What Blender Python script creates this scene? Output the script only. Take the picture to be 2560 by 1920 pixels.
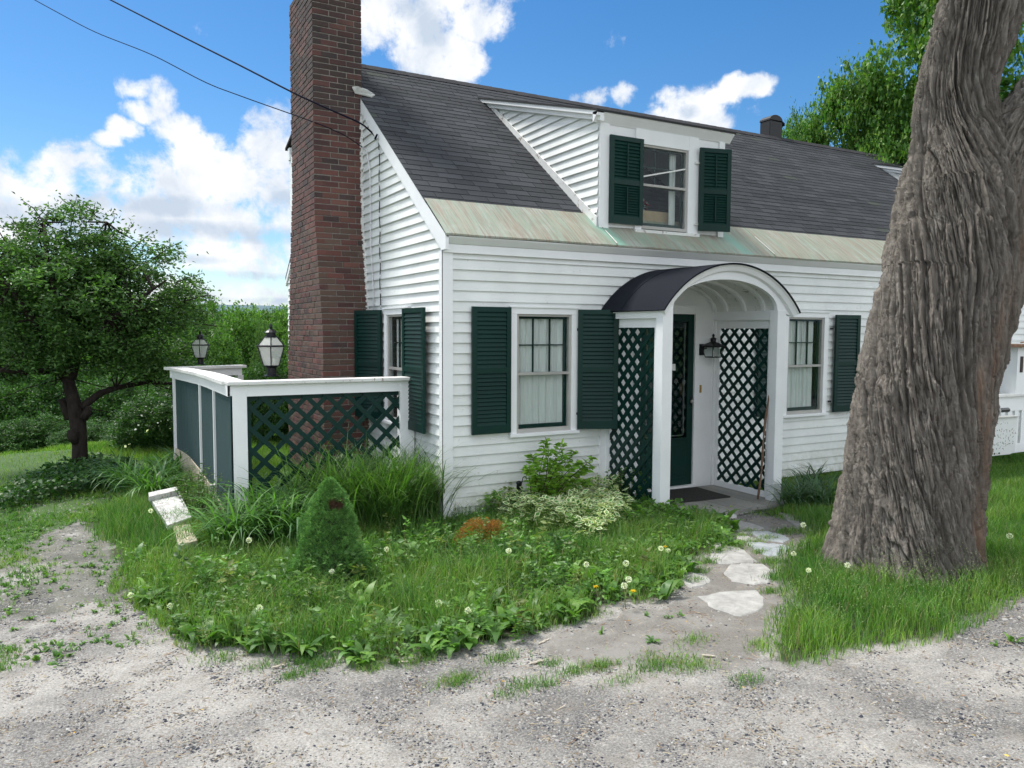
import bpy, math, random
import numpy as np
from mathutils import Vector, Matrix
rad=math.radians
rng=np.random.default_rng(7); random.seed(7)
S=bpy.context.scene
for o in list(bpy.data.objects): bpy.data.objects.remove(o)

# ------------------------------------------------------------------ camera
YAW,PIT,ROL=rad(61.202),rad(3.919),rad(.2298)
CAM=np.array([-3.0937,-6.8403,1.7]); FPX=1925.
def _R():
    f=np.array([math.cos(YAW)*math.cos(PIT),math.sin(YAW)*math.cos(PIT),-math.sin(PIT)])
    r=np.cross(f,[0,0,1.]); r/=np.linalg.norm(r); u=np.cross(r,f)
    return np.array([r*math.cos(ROL)+u*math.sin(ROL),-r*math.sin(ROL)+u*math.cos(ROL),f])
M3=_R()
cd=bpy.data.cameras.new("camera"); cam=bpy.data.objects.new("camera",cd); S.collection.objects.link(cam)
m=Matrix(((M3[0][0],M3[1][0],-M3[2][0],CAM[0]),(M3[0][1],M3[1][1],-M3[2][1],CAM[1]),(M3[0][2],M3[1][2],-M3[2][2],CAM[2]),(0,0,0,1)))
cam.matrix_world=m; cd.sensor_width=36; cd.lens=36*FPX/2560; cd.clip_start=.05; cd.clip_end=2000
S.camera=cam
S.render.resolution_x=1024; S.render.resolution_y=768
# survey helpers: turn a spot seen in the photo (2212 px wide view) into a point of the place
DS=2560/2212
def ray(x,y): return M3.T@np.array([(x*DS-1280)/FPX,-(y*DS-960)/FPX,1.])
def pl(ax,v,x,y):
    d=ray(x,y); return CAM+d*((v-CAM[ax])/d[ax])
def pt(x,y,depth): return CAM+ray(x,y)*depth
def gz0(x,y): return -0.2+np.where(y<-.5,0.025*(-.5-y),0)
def G(x,y):
    z=-.2
    for _ in range(12):
        p=pl(2,z,x,y); z=float(gz0(p[0],p[1]))
    return p

# ------------------------------------------------------------------ light
SUN_EL,SUN_AZ=rad(60),rad(120)      # azimuth measured from +X towards +Y
EXPO=1.3
w=bpy.data.worlds.new("World"); S.world=w; w.use_nodes=True
nt=w.node_tree; N=nt.nodes; L=nt.links
bg=N["Background"]
sky=N.new("ShaderNodeTexSky"); sky.sky_type='NISHITA'; sky.sun_disc=False
sky.sun_elevation=SUN_EL; sky.sun_rotation=rad(90)-SUN_AZ; sky.air_density=1.0; sky.dust_density=.4; sky.ozone_density=2.5; sky.altitude=300
def mth(op,a,b=None,c=None,clamp=False):
    n=N.new("ShaderNodeMath"); n.operation=op; n.use_clamp=clamp
    for i,v in enumerate((a,b,c)):
        if v is None: continue
        if isinstance(v,(int,float)): n.inputs[i].default_value=v
        else: L.new(v,n.inputs[i])
    return n.outputs[0]
tc=N.new("ShaderNodeTexCoord"); sp=N.new("ShaderNodeSeparateXYZ"); L.new(tc.outputs["Generated"],sp.inputs[0])
az=mth('ARCTAN2',sp.outputs[1],sp.outputs[0]); el=mth('ARCSINE',sp.outputs[2])
cb=N.new("ShaderNodeCombineXYZ"); L.new(az,cb.inputs[0]); L.new(el,cb.inputs[1])
def blob(cx,cy,rx,ry,gain=1.):
    d=ray(cx,cy); d=d/np.linalg.norm(d); a=math.atan2(d[1],d[0]); e=math.asin(d[2])
    x=mth('MULTIPLY',mth('SUBTRACT',az,a),FPX/DS/rx); y=mth('MULTIPLY',mth('SUBTRACT',el,e),FPX/DS/ry)
    q=mth('ADD',mth('MULTIPLY',x,x),mth('MULTIPLY',y,y))
    return mth('MULTIPLY',mth('SUBTRACT',.85,mth('MINIMUM',q,4.)),gain)
def noise(sc,det,rough,dist=0,vec=None,seed=0):
    n=N.new("ShaderNodeTexNoise"); n.inputs["Scale"].default_value=sc; n.inputs["Detail"].default_value=det
    n.inputs["Roughness"].default_value=rough; n.inputs["Distortion"].default_value=dist
    mp=N.new("ShaderNodeMapping"); mp.inputs["Location"].default_value=(seed,seed*.7,0)
    L.new(vec or cb.outputs[0],mp.inputs[0]); L.new(mp.outputs[0],n.inputs["Vector"]); return n.outputs["Fac"]
CL=[(60,395,130,62),(200,378,130,55),(330,400,170,60),(480,375,120,70),(585,320,75,85),(590,420,120,90),(310,240,42,24),(345,215,36,50),(300,190,50,24),
    (385,275,50,34),(410,305,34,30),(265,280,34,26),(240,300,30,20),(150,350,60,40),(420,470,260,55),(560,560,170,60),(520,640,260,45),(200,460,300,50),(0,470,200,60),
    (860,20,140,70),(960,-30,180,70),(930,110,95,62),(900,60,80,60),(1010,130,50,40),(1040,40,90,50),(970,165,60,30),(800,60,70,50),
    (1450,235,58,42),(1500,225,70,46),(1525,262,50,34),(1440,215,40,28),(1590,185,46,24),(1640,180,52,22),(1560,205,40,22),(1350,205,26,16,.35),(1285,215,30,16,.3)]
f=None
for c in CL:
    b=blob(*c); f=b if f is None else mth('MAXIMUM',f,b)
# unseen clouds added outside the view to fill the front walls with light
n_far=noise(2.2,6,.55,.2,tc.outputs["Generated"],3.3)
dd=ray(1106,500); a0=math.atan2(dd[1],dd[0])
away=mth('GREATER_THAN',mth('ABSOLUTE',mth('SUBTRACT',az,a0)),.78)
hi=mth('GREATER_THAN',el,.62)
away=mth('MAXIMUM',away,hi)
far=mth('MULTIPLY_ADD',n_far,7.,-3.0)
far=mth('MULTIPLY_ADD',away,mth('ADD',far,4.),-4.)
f=mth('MAXIMUM',f,far)
n1=noise(10,9,.62,.35,seed=1.7); n2=noise(34,6,.6,.2,seed=5.1)
nn=mth('ADD',mth('MULTIPLY',mth('SUBTRACT',n1,.5),3.9),mth('MULTIPLY',mth('SUBTRACT',n2,.5),2.4))
dens=mth('ADD',f,nn)
mask=N.new("ShaderNodeMapRange"); mask.interpolation_type='SMOOTHSTEP'; L.new(dens,mask.inputs[0])
mask.inputs[1].default_value=-.3; mask.inputs[2].default_value=.75
# cloud shading : greyer, flat undersides low in the banks
n3=noise(13,7,.6,.3,seed=9.3)
base=None
for c in [(560,505,190,26),(420,495,120,22),(300,440,200,28),(640,430,70,26),(560,600,200,16),(540,650,200,12),(440,560,90,12),(930,60,60,40),(880,20,50,30),(1490,240,30,16),(100,470,240,40)]:
    b=blob(*c); base=b if base is None else mth('MAXIMUM',base,b)
shade=mth('ADD',mth('MULTIPLY',mth('MAXIMUM',mth('ADD',base,mth('MULTIPLY',mth('SUBTRACT',n1,.5),2.)),0.),.8),mth('MULTIPLY',mth('SUBTRACT',n3,.43),3.2),clamp=True)
cc=N.new("ShaderNodeMixRGB"); L.new(shade,cc.inputs[0]); cc.inputs[1].default_value=(4.35,4.4,4.5,1); cc.inputs[2].default_value=(2.5,2.9,3.45,1)
# blue sky, a little deeper
sat=N.new("ShaderNodeHueSaturation"); sat.inputs["Saturation"].default_value=1.34; sat.inputs["Value"].default_value=.60; L.new(sky.outputs[0],sat.inputs["Color"])
cm=N.new("ShaderNodeVectorMath"); cm.operation='SCALE'; L.new(cc.outputs[0],cm.inputs[0]); L.new(mth('MULTIPLY_ADD',away,.9,1.),cm.inputs["Scale"])   # added cloud out of view is brightened to keep up the fill light
mx=N.new("ShaderNodeMixRGB"); L.new(mask.outputs[0],mx.inputs[0]); L.new(sat.outputs[0],mx.inputs[1]); L.new(cm.outputs[0],mx.inputs[2])
L.new(mx.outputs[0],bg.inputs[0]); bg.inputs[1].default_value=.10
sl=bpy.data.lights.new("sun","SUN"); sl.energy=2.0; sl.angle=rad(12); sl.color=(1,.96,.9)
so=bpy.data.objects.new("sun",sl); S.collection.objects.link(so)
sd=Vector((math.cos(SUN_EL)*math.cos(SUN_AZ),math.cos(SUN_EL)*math.sin(SUN_AZ),math.sin(SUN_EL)))
so.rotation_euler=(-sd).to_track_quat('-Z','Y').to_euler()
S.view_settings.view_transform='Standard'; S.view_settings.look='None'; S.view_settings.exposure=EXPO; S.view_settings.gamma=1
S.render.engine='CYCLES'; S.cycles.max_bounces=6; S.cycles.transparent_max_bounces=12

# ------------------------------------------------------------------ materials
MATS={}
class NT:
    def __init__(s,name):
        s.m=bpy.data.materials.new(name); s.m.use_nodes=True; s.t=s.m.node_tree; s.N=s.t.nodes; s.L=s.t.links
        s.p=s.N["Principled BSDF"]; s.out=s.N["Material Output"]
    def n(s,k,**kw):
        n=s.N.new(k)
        for a,v in kw.items():
            if a.startswith('i_'):
                n.inputs[a[2:].replace('_',' ')].default_value=v
            else: setattr(n,a,v)
        return n
    def l(s,a,b): s.L.new(a,b)
    def coord(s,scale=(1,1,1),kind="Object"):
        tc=s.n("ShaderNodeTexCoord"); mp=s.n("ShaderNodeMapping"); mp.inputs["Scale"].default_value=scale
        s.l(tc.outputs[kind],mp.inputs[0]); return mp.outputs[0]
    def noise(s,vec,sc,det=5,ro=.6,dist=0):
        n=s.n("ShaderNodeTexNoise"); n.inputs["Scale"].default_value=sc; n.inputs["Detail"].default_value=det; n.inputs["Roughness"].default_value=ro; n.inputs["Distortion"].default_value=dist
        s.l(vec,n.inputs["Vector"]); return n.outputs["Fac"]
    def ramp(s,fac,stops):
        r=s.n("ShaderNodeValToRGB"); e=r.color_ramp.elements
        while len(e)<len(stops): e.new(.5)
        for i,(p,c) in enumerate(stops):
            e[i].position=p; e[i].color=(c[0],c[1],c[2],1) if not isinstance(c,(int,float)) else (c,c,c,1)
        s.l(fac,r.inputs[0]); return r.outputs[0]
    def mix(s,fac,a,b,mode='MIX'):
        n=s.n("ShaderNodeMixRGB"); n.blend_type=mode
        for i,v in enumerate((fac,a,b)):
            if isinstance(v,(int,float)): n.inputs[i].default_value=v
            elif isinstance(v,tuple): n.inputs[i].default_value=(*v,1) if len(v)==3 else v
            else: s.l(v,n.inputs[i])
        return n.outputs[0]
    def attr(s,name="col"):
        a=s.n("ShaderNodeAttribute"); a.attribute_name=name; return a.outputs["Color"]
    def bump(s,h,st=.3,d=.01):
        b=s.n("ShaderNodeBump"); b.inputs["Strength"].default_value=st; b.inputs["Distance"].default_value=d
        s.l(h,b.inputs["Height"]); s.l(b.outputs[0],s.p.inputs["Normal"]); return b
    def col(s,c):
        if isinstance(c,tuple): s.p.inputs["Base Color"].default_value=(*c,1)
        else: s.l(c,s.p.inputs["Base Color"])
    def r(s,v): s.p.inputs["Roughness"].default_value=v
def paint(name,c,rough=.5,wear=(.3,.29,.26),wearamt=.6,scale=14,useattr=False,thr=.66,bs=.15,dirt=.8):
    t=NT(name); v=t.coord(); t.r(rough)
    n1=t.noise(v,scale,8,.65); n2=t.noise(v,2.2,4,.6); n3=t.noise(t.coord((3,3,40)),6,4)
    base=t.mix(t.ramp(n2,[(.35,0.),(.7,1.)]),c,tuple(x*dirt for x in c))
    if useattr:
        base=t.mix(1.,base,t.attr(),'MULTIPLY')
        sp=t.n("ShaderNodeSeparateXYZ"); t.l(v,sp.inputs[0]); mr=t.n("ShaderNodeMapRange"); t.l(sp.outputs[2],mr.inputs[0]); mr.inputs[1].default_value=.30; mr.inputs[2].default_value=-.15
        mm=t.n("ShaderNodeMath",operation='MULTIPLY'); t.l(mr.outputs[0],mm.inputs[0]); t.l(t.ramp(t.noise(v,7,6,.7),[(.4,0.),(.65,.75)]),mm.inputs[1]); base=t.mix(mm.outputs[0],base,(.36,.36,.27))   # splashed earth low on the boards
    if max(c)<.1: t.p.inputs['Specular IOR Level'].default_value=.22
    wm=t.ramp(n1,[(thr,0.),(thr+.05,wearamt)])
    t.col(t.mix(wm,base,wear)); t.bump(t.mix(.5,n3,n1),bs,.004); MATS[name]=t.m; return t.m
M={}
M['siding']=paint('white_siding',(.78,.80,.78),.6,(.46,.44,.39),.6,20,True,.64,.10,.86)
M['trim']=paint('white_trim',(.82,.83,.83),.5,(.40,.38,.34),.6,18,False,.72,.2,.92)
M['oldtrim']=paint('weathered_white_trim',(.76,.76,.73),.6,(.30,.26,.21),.9,16,False,.60,.4,.8)
M['storm']=paint('storm_frame',(.42,.41,.38),.45,(.3,.3,.3),.3,20)
M['green']=paint('dark_green_paint',(.003,.030,.023),.45,(.03,.08,.065),.5,30,False,.70,.15,.75)
M['green2']=paint('blue_green_paint',(.012,.050,.052),.5,(.10,.16,.16),.6,30,False,.66,.3,.75)
M['black']=paint('black_metal',(.015,.016,.018),.35,(.05,.05,.05),.4,20)
M['rust']=paint('rusty_black',(.05,.035,.03),.6,(.15,.07,.04),.5,12)
def m_panel():
    t=NT('rough_green_boards'); v=t.coord((30,30,1.6)); n=t.noise(v,2.2,7,.7); n2=t.noise(t.coord(),5,4)
    t.col(t.mix(n2,t.ramp(n,[(.3,(.008,.03,.032)),(.6,(.018,.058,.062)),(.8,(.07,.12,.125))]),(.014,.045,.05))); t.r(.75); t.bump(n,.7,.01); return t.m
M['panel']=m_panel()
def m_brick():
    t=NT('old_brick'); v=t.coord(); a=t.attr(); n=t.noise(v,30,7,.7); n2=t.noise(v,1.3,4,.6)
    sep=t.n("ShaderNodeSeparateXYZ"); t.l(v,sep.inputs[0])
    base=t.mix(t.ramp(n,[(.35,0.),(.75,.55)]),a,(.10,.05,.04))
    # soot that climbs the flue side near the top (a stain)
    mr=t.n("ShaderNodeMapRange"); t.l(sep.outputs[2],mr.inputs[0]); mr.inputs[1].default_value=2.6; mr.inputs[2].default_value=5.6
    mm=t.n("ShaderNodeMath",operation='MULTIPLY'); t.l(mr.outputs[0],mm.inputs[0]); t.l(t.ramp(n2,[(.36,.15),(.62,1.)]),mm.inputs[1])
    t.col(t.mix(mm.outputs[0],base,t.mix(.75,a,(.018,.016,.018)))); t.r(.9); t.bump(n,.6,.01); return t.m
M['brick']=m_brick()
def simple(name,c,rough=.7,nsc=20,amt=.35,bs=.3,bd=.01,attr=False,metal=0,sc=(1,1,1)):
    t=NT(name); v=t.coord(sc); n=t.noise(v,nsc,6,.65); d=tuple(x*(1-amt) for x in c); b=tuple(min(1,x*(1+amt)) for x in c)
    cc=t.ramp(n,[(.3,d),(.7,b)])
    if attr: cc=t.mix(1.,cc,t.attr(),'MULTIPLY')
    t.col(cc); t.r(rough); t.p.inputs["Specular IOR Level"].default_value=.12 if rough>.84 else .4; t.p.inputs["Metallic"].default_value=metal; t.bump(n,bs,bd); return t.m
M['mortar']=simple('mortar',(.24,.225,.20),.95,40,.3,.6)
M['shingle']=simple('asphalt_shingle',(.9,.9,.9),.92,220,.35,.5,.003,True)
M['felt']=simple('rolled_black_roofing',(.009,.011,.017),.85,160,.4,.5,.004)
M['deck']=simple('grey_deck_boards',(.27,.265,.245),.8,8,.25,.4,.004,True,0,(2,14,2))
M['mat']=simple('door_mat',(.045,.043,.04),.95,60,.5,.8,.006)
M['foundation']=simple('dark_foundation',(.05,.05,.045),.95,10,.4)
M['stick']=simple('stick_wood',(.17,.10,.065),.8,30,.4)
M['deadwood']=simple('bleached_wood',(.45,.40,.33),.85,30,.3)
M['brass']=simple('brass',(.45,.30,.10),.35,30,.2,.1,.001,False,.9)
M['cable']=simple('cable_black',(.006,.006,.016),.9,30,.2)
M['cablew']=simple('cable_white',(.65,.65,.66),.5,30,.2)
M['card']=simple('cardboard',(.42,.31,.2),.85,10,.15)
M['red']=simple('red_cloth',(.30,.03,.02),.8,60,.5)
M['interior']=simple('dim_interior',(.16,.14,.12),.9,4,.3)
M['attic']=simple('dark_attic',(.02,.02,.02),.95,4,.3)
M['paper']=simple('white_paper',(.75,.75,.72),.8,20,.1)
M['concrete']=simple('pale_stone_block',(.50,.44,.34),.9,14,.3,.6)
M['flash']=simple('galvanised_flashing',(.42,.43,.40),.6,12,.3,.2)
def m_stone(name,c1,c2):
    t=NT(name); v=t.coord(); n=t.noise(v,9,8,.7); n2=t.noise(t.coord((3,3,1)),30,6,.7)
    t.col(t.mix(t.ramp(n2,[(.62,0.),(.75,.8)]),t.ramp(n,[(.3,c1),(.68,c2)]),(.16,.14,.11))); t.r(.9); t.bump(t.mix(.5,n,n2),.6,.012); return t.m
M['stone_w']=m_stone('white_marble_slab',(.22,.215,.20),(.42,.41,.385))
M['stone_b']=m_stone('blue_grey_slate',(.20,.22,.235),(.35,.375,.385))
M['stone_g']=m_stone('grey_slab',(.17,.165,.15),(.33,.32,.30))
def m_copper():
    t=NT('patinated_copper'); v=t.coord((9,.8,.8)); n=t.noise(v,1.6,8,.62,.6); n2=t.noise(t.coord((1.2,1,1)),2.2,4,.6); n3=t.noise(t.coord((26,1.2,1.2)),2,6,.7)
    b=t.ramp(n,[(.30,(.27,.22,.165)),(.44,(.31,.31,.24)),(.56,(.25,.31,.24)),(.72,(.38,.37,.32))])
    b=t.mix(t.ramp(n2,[(.50,0.),(.72,.75)]),b,(.42,.42,.38))
    b=t.mix(t.ramp(n3,[(.46,0.),(.62,.75)]),b,(.23,.165,.125))
    b=t.mix(t.attr(),b,(.19,.42,.33))      # fresh verdigris where water runs off the dormer corners
    t.col(b); t.r(.62); t.bump(n,.3,.01); return t.m
M['copper']=m_copper()
def m_glass(name,tint=(.9,.95,.95),rough=.02,refl=.04):
    t=NT(name); t.N.remove(t.p); tr=t.n("ShaderNodeBsdfTransparent"); tr.inputs[0].default_value=(*tint,1)
    gl=t.n("ShaderNodeBsdfGlossy"); gl.inputs["Roughness"].default_value=rough; gl.inputs[0].default_value=(.9,.95,1,1)
    fr=t.n("ShaderNodeLayerWeight"); pw=t.n("ShaderNodeMath",operation='POWER'); t.l(fr.outputs["Facing"],pw.inputs[0]); pw.inputs[1].default_value=4.
    ad=t.n("ShaderNodeMath",operation='MULTIPLY_ADD'); t.l(pw.outputs[0],ad.inputs[0]); ad.inputs[1].default_value=.6; ad.inputs[2].default_value=refl
    mx=t.n("ShaderNodeMixShader"); t.l(ad.outputs[0],mx.inputs[0]); t.l(tr.outputs[0],mx.inputs[1]); t.l(gl.outputs[0],mx.inputs[2]); t.l(mx.outputs[0],t.out.inputs[0]); return t.m
M['glass']=m_glass('window_glass',(.93,.96,.95),.02,.009); M['glass_dark']=m_glass('door_glass',(.7,.75,.75),.02,.03); 
M['frost']=m_glass('lantern_glass',(.85,.88,.86),.3,.10)
def m_frost():
    t=NT('frosted_lantern_glass'); t.col((.72,.74,.70)); t.r(.3); tr=t.n("ShaderNodeBsdfTransparent"); mx=t.n("ShaderNodeMixShader"); mx.inputs[0].default_value=.55; tl=t.n("ShaderNodeBsdfTranslucent"); tl.inputs[0].default_value=(.8,.8,.76,1); m2=t.n("ShaderNodeMixShader"); m2.inputs[0].default_value=.5
    t.l(t.p.outputs[0],m2.inputs[1]); t.l(tl.outputs[0],m2.inputs[2]); t.l(tr.outputs[0],mx.inputs[1]); t.l(m2.outputs[0],mx.inputs[2]); t.l(mx.outputs[0],t.out.inputs[0]); return t.m
M['frost']=m_frost()
def m_curtain():
    t=NT('linen_curtain'); v=t.coord((1,1,1)); n=t.noise(t.coord((60,60,2)),4,3); t.r(.9)
    t.col(t.ramp(n,[(.3,(.70,.70,.68)),(.7,(.9,.9,.88))])); 
    tl=t.n("ShaderNodeBsdfTranslucent"); tl.inputs[0].default_value=(.6,.6,.58,1); mx=t.n("ShaderNodeMixShader"); mx.inputs[0].default_value=.25
    t.l(t.p.outputs[0],mx.inputs[1]); t.l(tl.outputs[0],mx.inputs[2]); t.l(mx.outputs[0],t.out.inputs[0]); return t.m
M['curtain']=m_curtain()
def m_leaf(name,trans=.35,rough=.45):
    t=NT(name); a=t.attr(); t.col(a); t.r(rough)
    t.p.inputs["Specular IOR Level"].default_value=.35
    tl=t.n("ShaderNodeBsdfTranslucent"); t.l(t.mix(1.,a,(1.3,1.5,.6),'MULTIPLY'),tl.inputs[0]); mx=t.n("ShaderNodeMixShader"); mx.inputs[0].default_value=trans
    t.l(t.p.outputs[0],mx.inputs[1]); t.l(tl.outputs[0],mx.inputs[2]); t.l(mx.outputs[0],t.out.inputs[0]); return t.m
M['leaf']=m_leaf('leaf'); M['grass']=m_leaf('grass_blade',.3,.5); M['needle']=m_leaf('needle',.15,.6)
M['fluff']=m_leaf('seed_fluff',.5,.9); M['petal']=m_leaf('petal',.3,.6)
M['attr_matte']=simple('loose_stone',(1,1,1),.95,50,.2,.3,.003,True)
def m_bark():
    t=NT('furrowed_bark'); v=t.coord((1,1,.22)); a=t.attr(); n=t.noise(v,26,9,.7,.5); n2=t.noise(t.coord((1,1,.5)),60,7,.75); n3=t.noise(t.coord((1,1,.25)),3.1,4,.6,.8)
    b=t.ramp(n,[(.3,(.062,.05,.041)),(.5,(.155,.136,.114)),(.72,(.28,.255,.22))])
    b=t.mix(t.ramp(n2,[(.6,0.),(.78,.5)]),b,(.28,.26,.23))
    b=t.mix(t.mix(1.,t.attr(),t.ramp(n,[(.3,.3),(.6,1.)]),'MULTIPLY'),b,(.20,.12,.075))   # torn strips of raw inner bark
    t.col(b); t.r(.95); t.bump(t.mix(.5,n,n2),.9,.02); return t.m
M['bark']=m_bark()
M['bark2']=simple('dark_bark',(.026,.021,.018),.95,18,.5,.8,.02,False,0,(1,1,.3))
M['twig']=simple('twig',(.07,.05,.035),.9,20,.4)
def m_ground():
    t=NT('ground'); v=t.coord(); a=t.n("ShaderNodeAttribute"); a.attribute_name="col"
    s=t.n("ShaderNodeSeparateColor"); t.l(a.outputs["Color"],s.inputs[0])
    n1=t.noise(v,1.1,6,.65,.6); n2=t.noise(v,85,6,.8); n3=t.noise(v,30,5,.7); n4=t.noise(t.coord((1,1,1)),4.5,6,.6)
    grav=t.ramp(n2,[(.36,(.03,.032,.037)),(.5,(.125,.12,.112)),(.64,(.29,.28,.26))])
    dust=t.ramp(n2,[(.34,(.19,.18,.162)),(.62,(.43,.41,.375))])
    grav=t.mix(t.ramp(n1,[(.40,0.),(.60,.85)]),grav,dust)
    grav=t.mix(t.ramp(n4,[(.52,0.),(.7,.45)]),grav,(.16,.14,.115))
    dirt=t.mix(t.ramp(n2,[(.35,0.),(.65,1.)]),(.105,.097,.085),(.215,.20,.18)); dirt=t.mix(t.ramp(n4,[(.45,0.),(.62,.6)]),dirt,(.25,.24,.22))
    soil=t.mix(n3,(.022,.03,.012),(.05,.055,.025))
    lawn=t.mix(n4,(.035,.075,.014),(.06,.12,.022))
    c=t.mix(s.outputs[1],grav,dirt); c=t.mix(s.outputs[0],c,soil); c=t.mix(s.outputs[2],c,lawn)
    t.col(c); t.r(.95); t.bump(t.mix(.5,n2,n3),.6,.015); return t.m
M['ground']=m_ground()

# ------------------------------------------------------------------ mesh helpers
COL=S.collection
def link(name,me,mat,parent=None):
    o=bpy.data.objects.new(name,me); COL.objects.link(o)
    if parent is not None: o.parent=parent
    if mat is not None:
        for mm in (mat if isinstance(mat,(list,tuple)) else [mat]): me.materials.append(mm)
    return o
def tag(o,label=None,cat=None,group=None,kind=None):
    if label: o['label']=label
    if cat: o['category']=cat
    if group: o['group']=group
    if kind: o['kind']=kind
    return o
def empty(name,loc=(0,0,0),label=None,cat=None,group=None):
    o=bpy.data.objects.new(name,None); COL.objects.link(o); o.location=loc; o.empty_display_size=.1
    return tag(o,label,cat,group)
def npmesh(name,V,F,C=None,smooth=False,mi=None):
    V=np.asarray(V,dtype=np.float32).reshape(-1,3); F=np.asarray(F,dtype=np.int32)
    me=bpy.data.meshes.new(name); k=F.shape[1]
    me.vertices.add(len(V)); me.vertices.foreach_set("co",V.ravel())
    me.loops.add(F.size); me.loops.foreach_set("vertex_index",F.ravel())
    me.polygons.add(len(F)); me.polygons.foreach_set("loop_start",np.arange(0,F.size,k,dtype=np.int32)); me.polygons.foreach_set("loop_total",np.full(len(F),k,dtype=np.int32))
    if mi is not None: me.polygons.foreach_set("material_index",np.asarray(mi,dtype=np.int32))
    if smooth: me.polygons.foreach_set("use_smooth",np.ones(len(F),dtype=bool))
    if C is not None:
        a=me.color_attributes.new("col",'FLOAT_COLOR','POINT'); C=np.asarray(C,dtype=np.float32)
        if C.shape[1]==3: C=np.hstack([C,np.ones((len(C),1),np.float32)])
        a.data.foreach_set("color",C.ravel())
    me.update(); me.validate(); return me
class Fr:   # a wall frame: u along the wall, w outward, z up
    def __init__(s,o,u,n): s.o=np.array(o,float); s.u=np.array(u,float)/np.linalg.norm(u); s.n=np.array(n,float)/np.linalg.norm(n)
    def __call__(s,u,w,z): return s.o+s.u*u+s.n*w+np.array([0,0,z])
ID=Fr((0,0,0),(1,0,0),(0,1,0))
class MB:
    def __init__(s,fr=None): s.v=[];s.f=[];s.c=[];s.fr=fr or ID
    def add(s,vs,fs,c=(1,1,1)):
        b=len(s.v); s.v+= [tuple(x) for x in vs]; s.f+=[tuple(i+b for i in f) for f in fs]; s.c+=[c]*len(vs)
    def box(s,u0,u1,w0,w1,z0,z1,c=(1,1,1),tilt=0):
        f=s.fr; P=[f(u,w,z) for z in (z0,z1) for (u,w) in ((u0,w0),(u1,w0),(u1,w1),(u0,w1))]
        s.add(P,[(0,3,2,1),(4,5,6,7),(0,1,5,4),(1,2,6,5),(2,3,7,6),(3,0,4,7)],c)
    def poly(s,pts,c=(1,1,1)): s.add([s.fr(*p) for p in pts],[tuple(range(len(pts)))],c)
    def prism(s,pts,d,c=(1,1,1)):  # pts world, extruded by vector d
        n=len(pts); d=np.array(d); P=[np.array(p) for p in pts]+[np.array(p)+d for p in pts]
        s.add(P,[tuple(range(n))[::-1],tuple(range(n,2*n))]+[(i,(i+1)%n,n+(i+1)%n,n+i) for i in range(n)],c)
    def uprism(s,prof,u0,u1,c=(1,1,1)):  # profile in (w,z) along u
        P=[s.fr(u0,w,z) for w,z in prof]; s.prism(P,s.fr(u1,0,0)-s.fr(u0,0,0),c)
    def beam(s,a,b,wid,th,nrm,c=(1,1,1)):
        a=np.array(a,float);b=np.array(b,float);d=b-a;d/=np.linalg.norm(d);n=np.array(nrm,float);n-=d*(n@d);n/=np.linalg.norm(n);t=np.cross(n,d)
        P=[p+t*wid/2*i+n*th/2*j for p in (a,b) for i,j in ((-1,-1),(1,-1),(1,1),(-1,1))]
        s.add(P,[(0,3,2,1),(4,5,6,7),(0,1,5,4),(1,2,6,5),(2,3,7,6),(3,0,4,7)],c)
    def tube(s,pts,rs,seg=8,c=(1,1,1),cap=True):
        pts=[np.array(p,float) for p in pts]; n=len(pts); rs=rs if hasattr(rs,'__len__') else [rs]*n
        up=None; V=[]
        for i in range(n):
            d=pts[min(i+1,n-1)]-pts[max(i-1,0)]; d/=np.linalg.norm(d)+1e-9
            if up is None: up=np.array([0,0,1.]) if abs(d[2])<.9 else np.array([1.,0,0])
            a=np.cross(d,up); a/=np.linalg.norm(a)+1e-9; up=np.cross(a,d)
            for k in range(seg):
                t=2*math.pi*k/seg; V.append(pts[i]+rs[i]*(a*math.cos(t)+up*math.sin(t)))
        F=[(i*seg+k,i*seg+(k+1)%seg,(i+1)*seg+(k+1)%seg,(i+1)*seg+k) for i in range(n-1) for k in range(seg)]
        if cap: F+=[tuple(range(seg))[::-1],tuple(range((n-1)*seg,n*seg))]
        s.add(V,F,c)
    def lathe(s,ctr,prof,seg=12,c=(1,1,1),ph=0):
        V=[];n=len(prof)
        for r,z in prof:
            for k in range(seg):
                t=2*math.pi*k/seg+ph; V.append((ctr[0]+r*math.cos(t),ctr[1]+r*math.sin(t),ctr[2]+z))
        F=[(i*seg+k,i*seg+(k+1)%seg,(i+1)*seg+(k+1)%seg,(i+1)*seg+k) for i in range(n-1) for k in range(seg)]
        F+=[tuple(range(seg))[::-1],tuple(range((n-1)*seg,n*seg))]
        s.add(V,F,c)
    def build(s,name,mat,parent=None,smooth=False,bevel=0):
        me=bpy.data.meshes.new(name); me.from_pydata(s.v,[],s.f); a=me.color_attributes.new("col",'FLOAT_COLOR','POINT')
        a.data.foreach_set("color",np.array([(*c,1) for c in s.c],dtype=np.float32).ravel())
        if smooth: me.polygons.foreach_set("use_smooth",np.ones(len(me.polygons),dtype=bool))
        me.update(); o=link(name,me,mat,parent)
        if bevel:
            b=o.modifiers.new("bevel",'BEVEL'); b.width=bevel; b.segments=2; b.limit_method='ANGLE'
        return o

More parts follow.
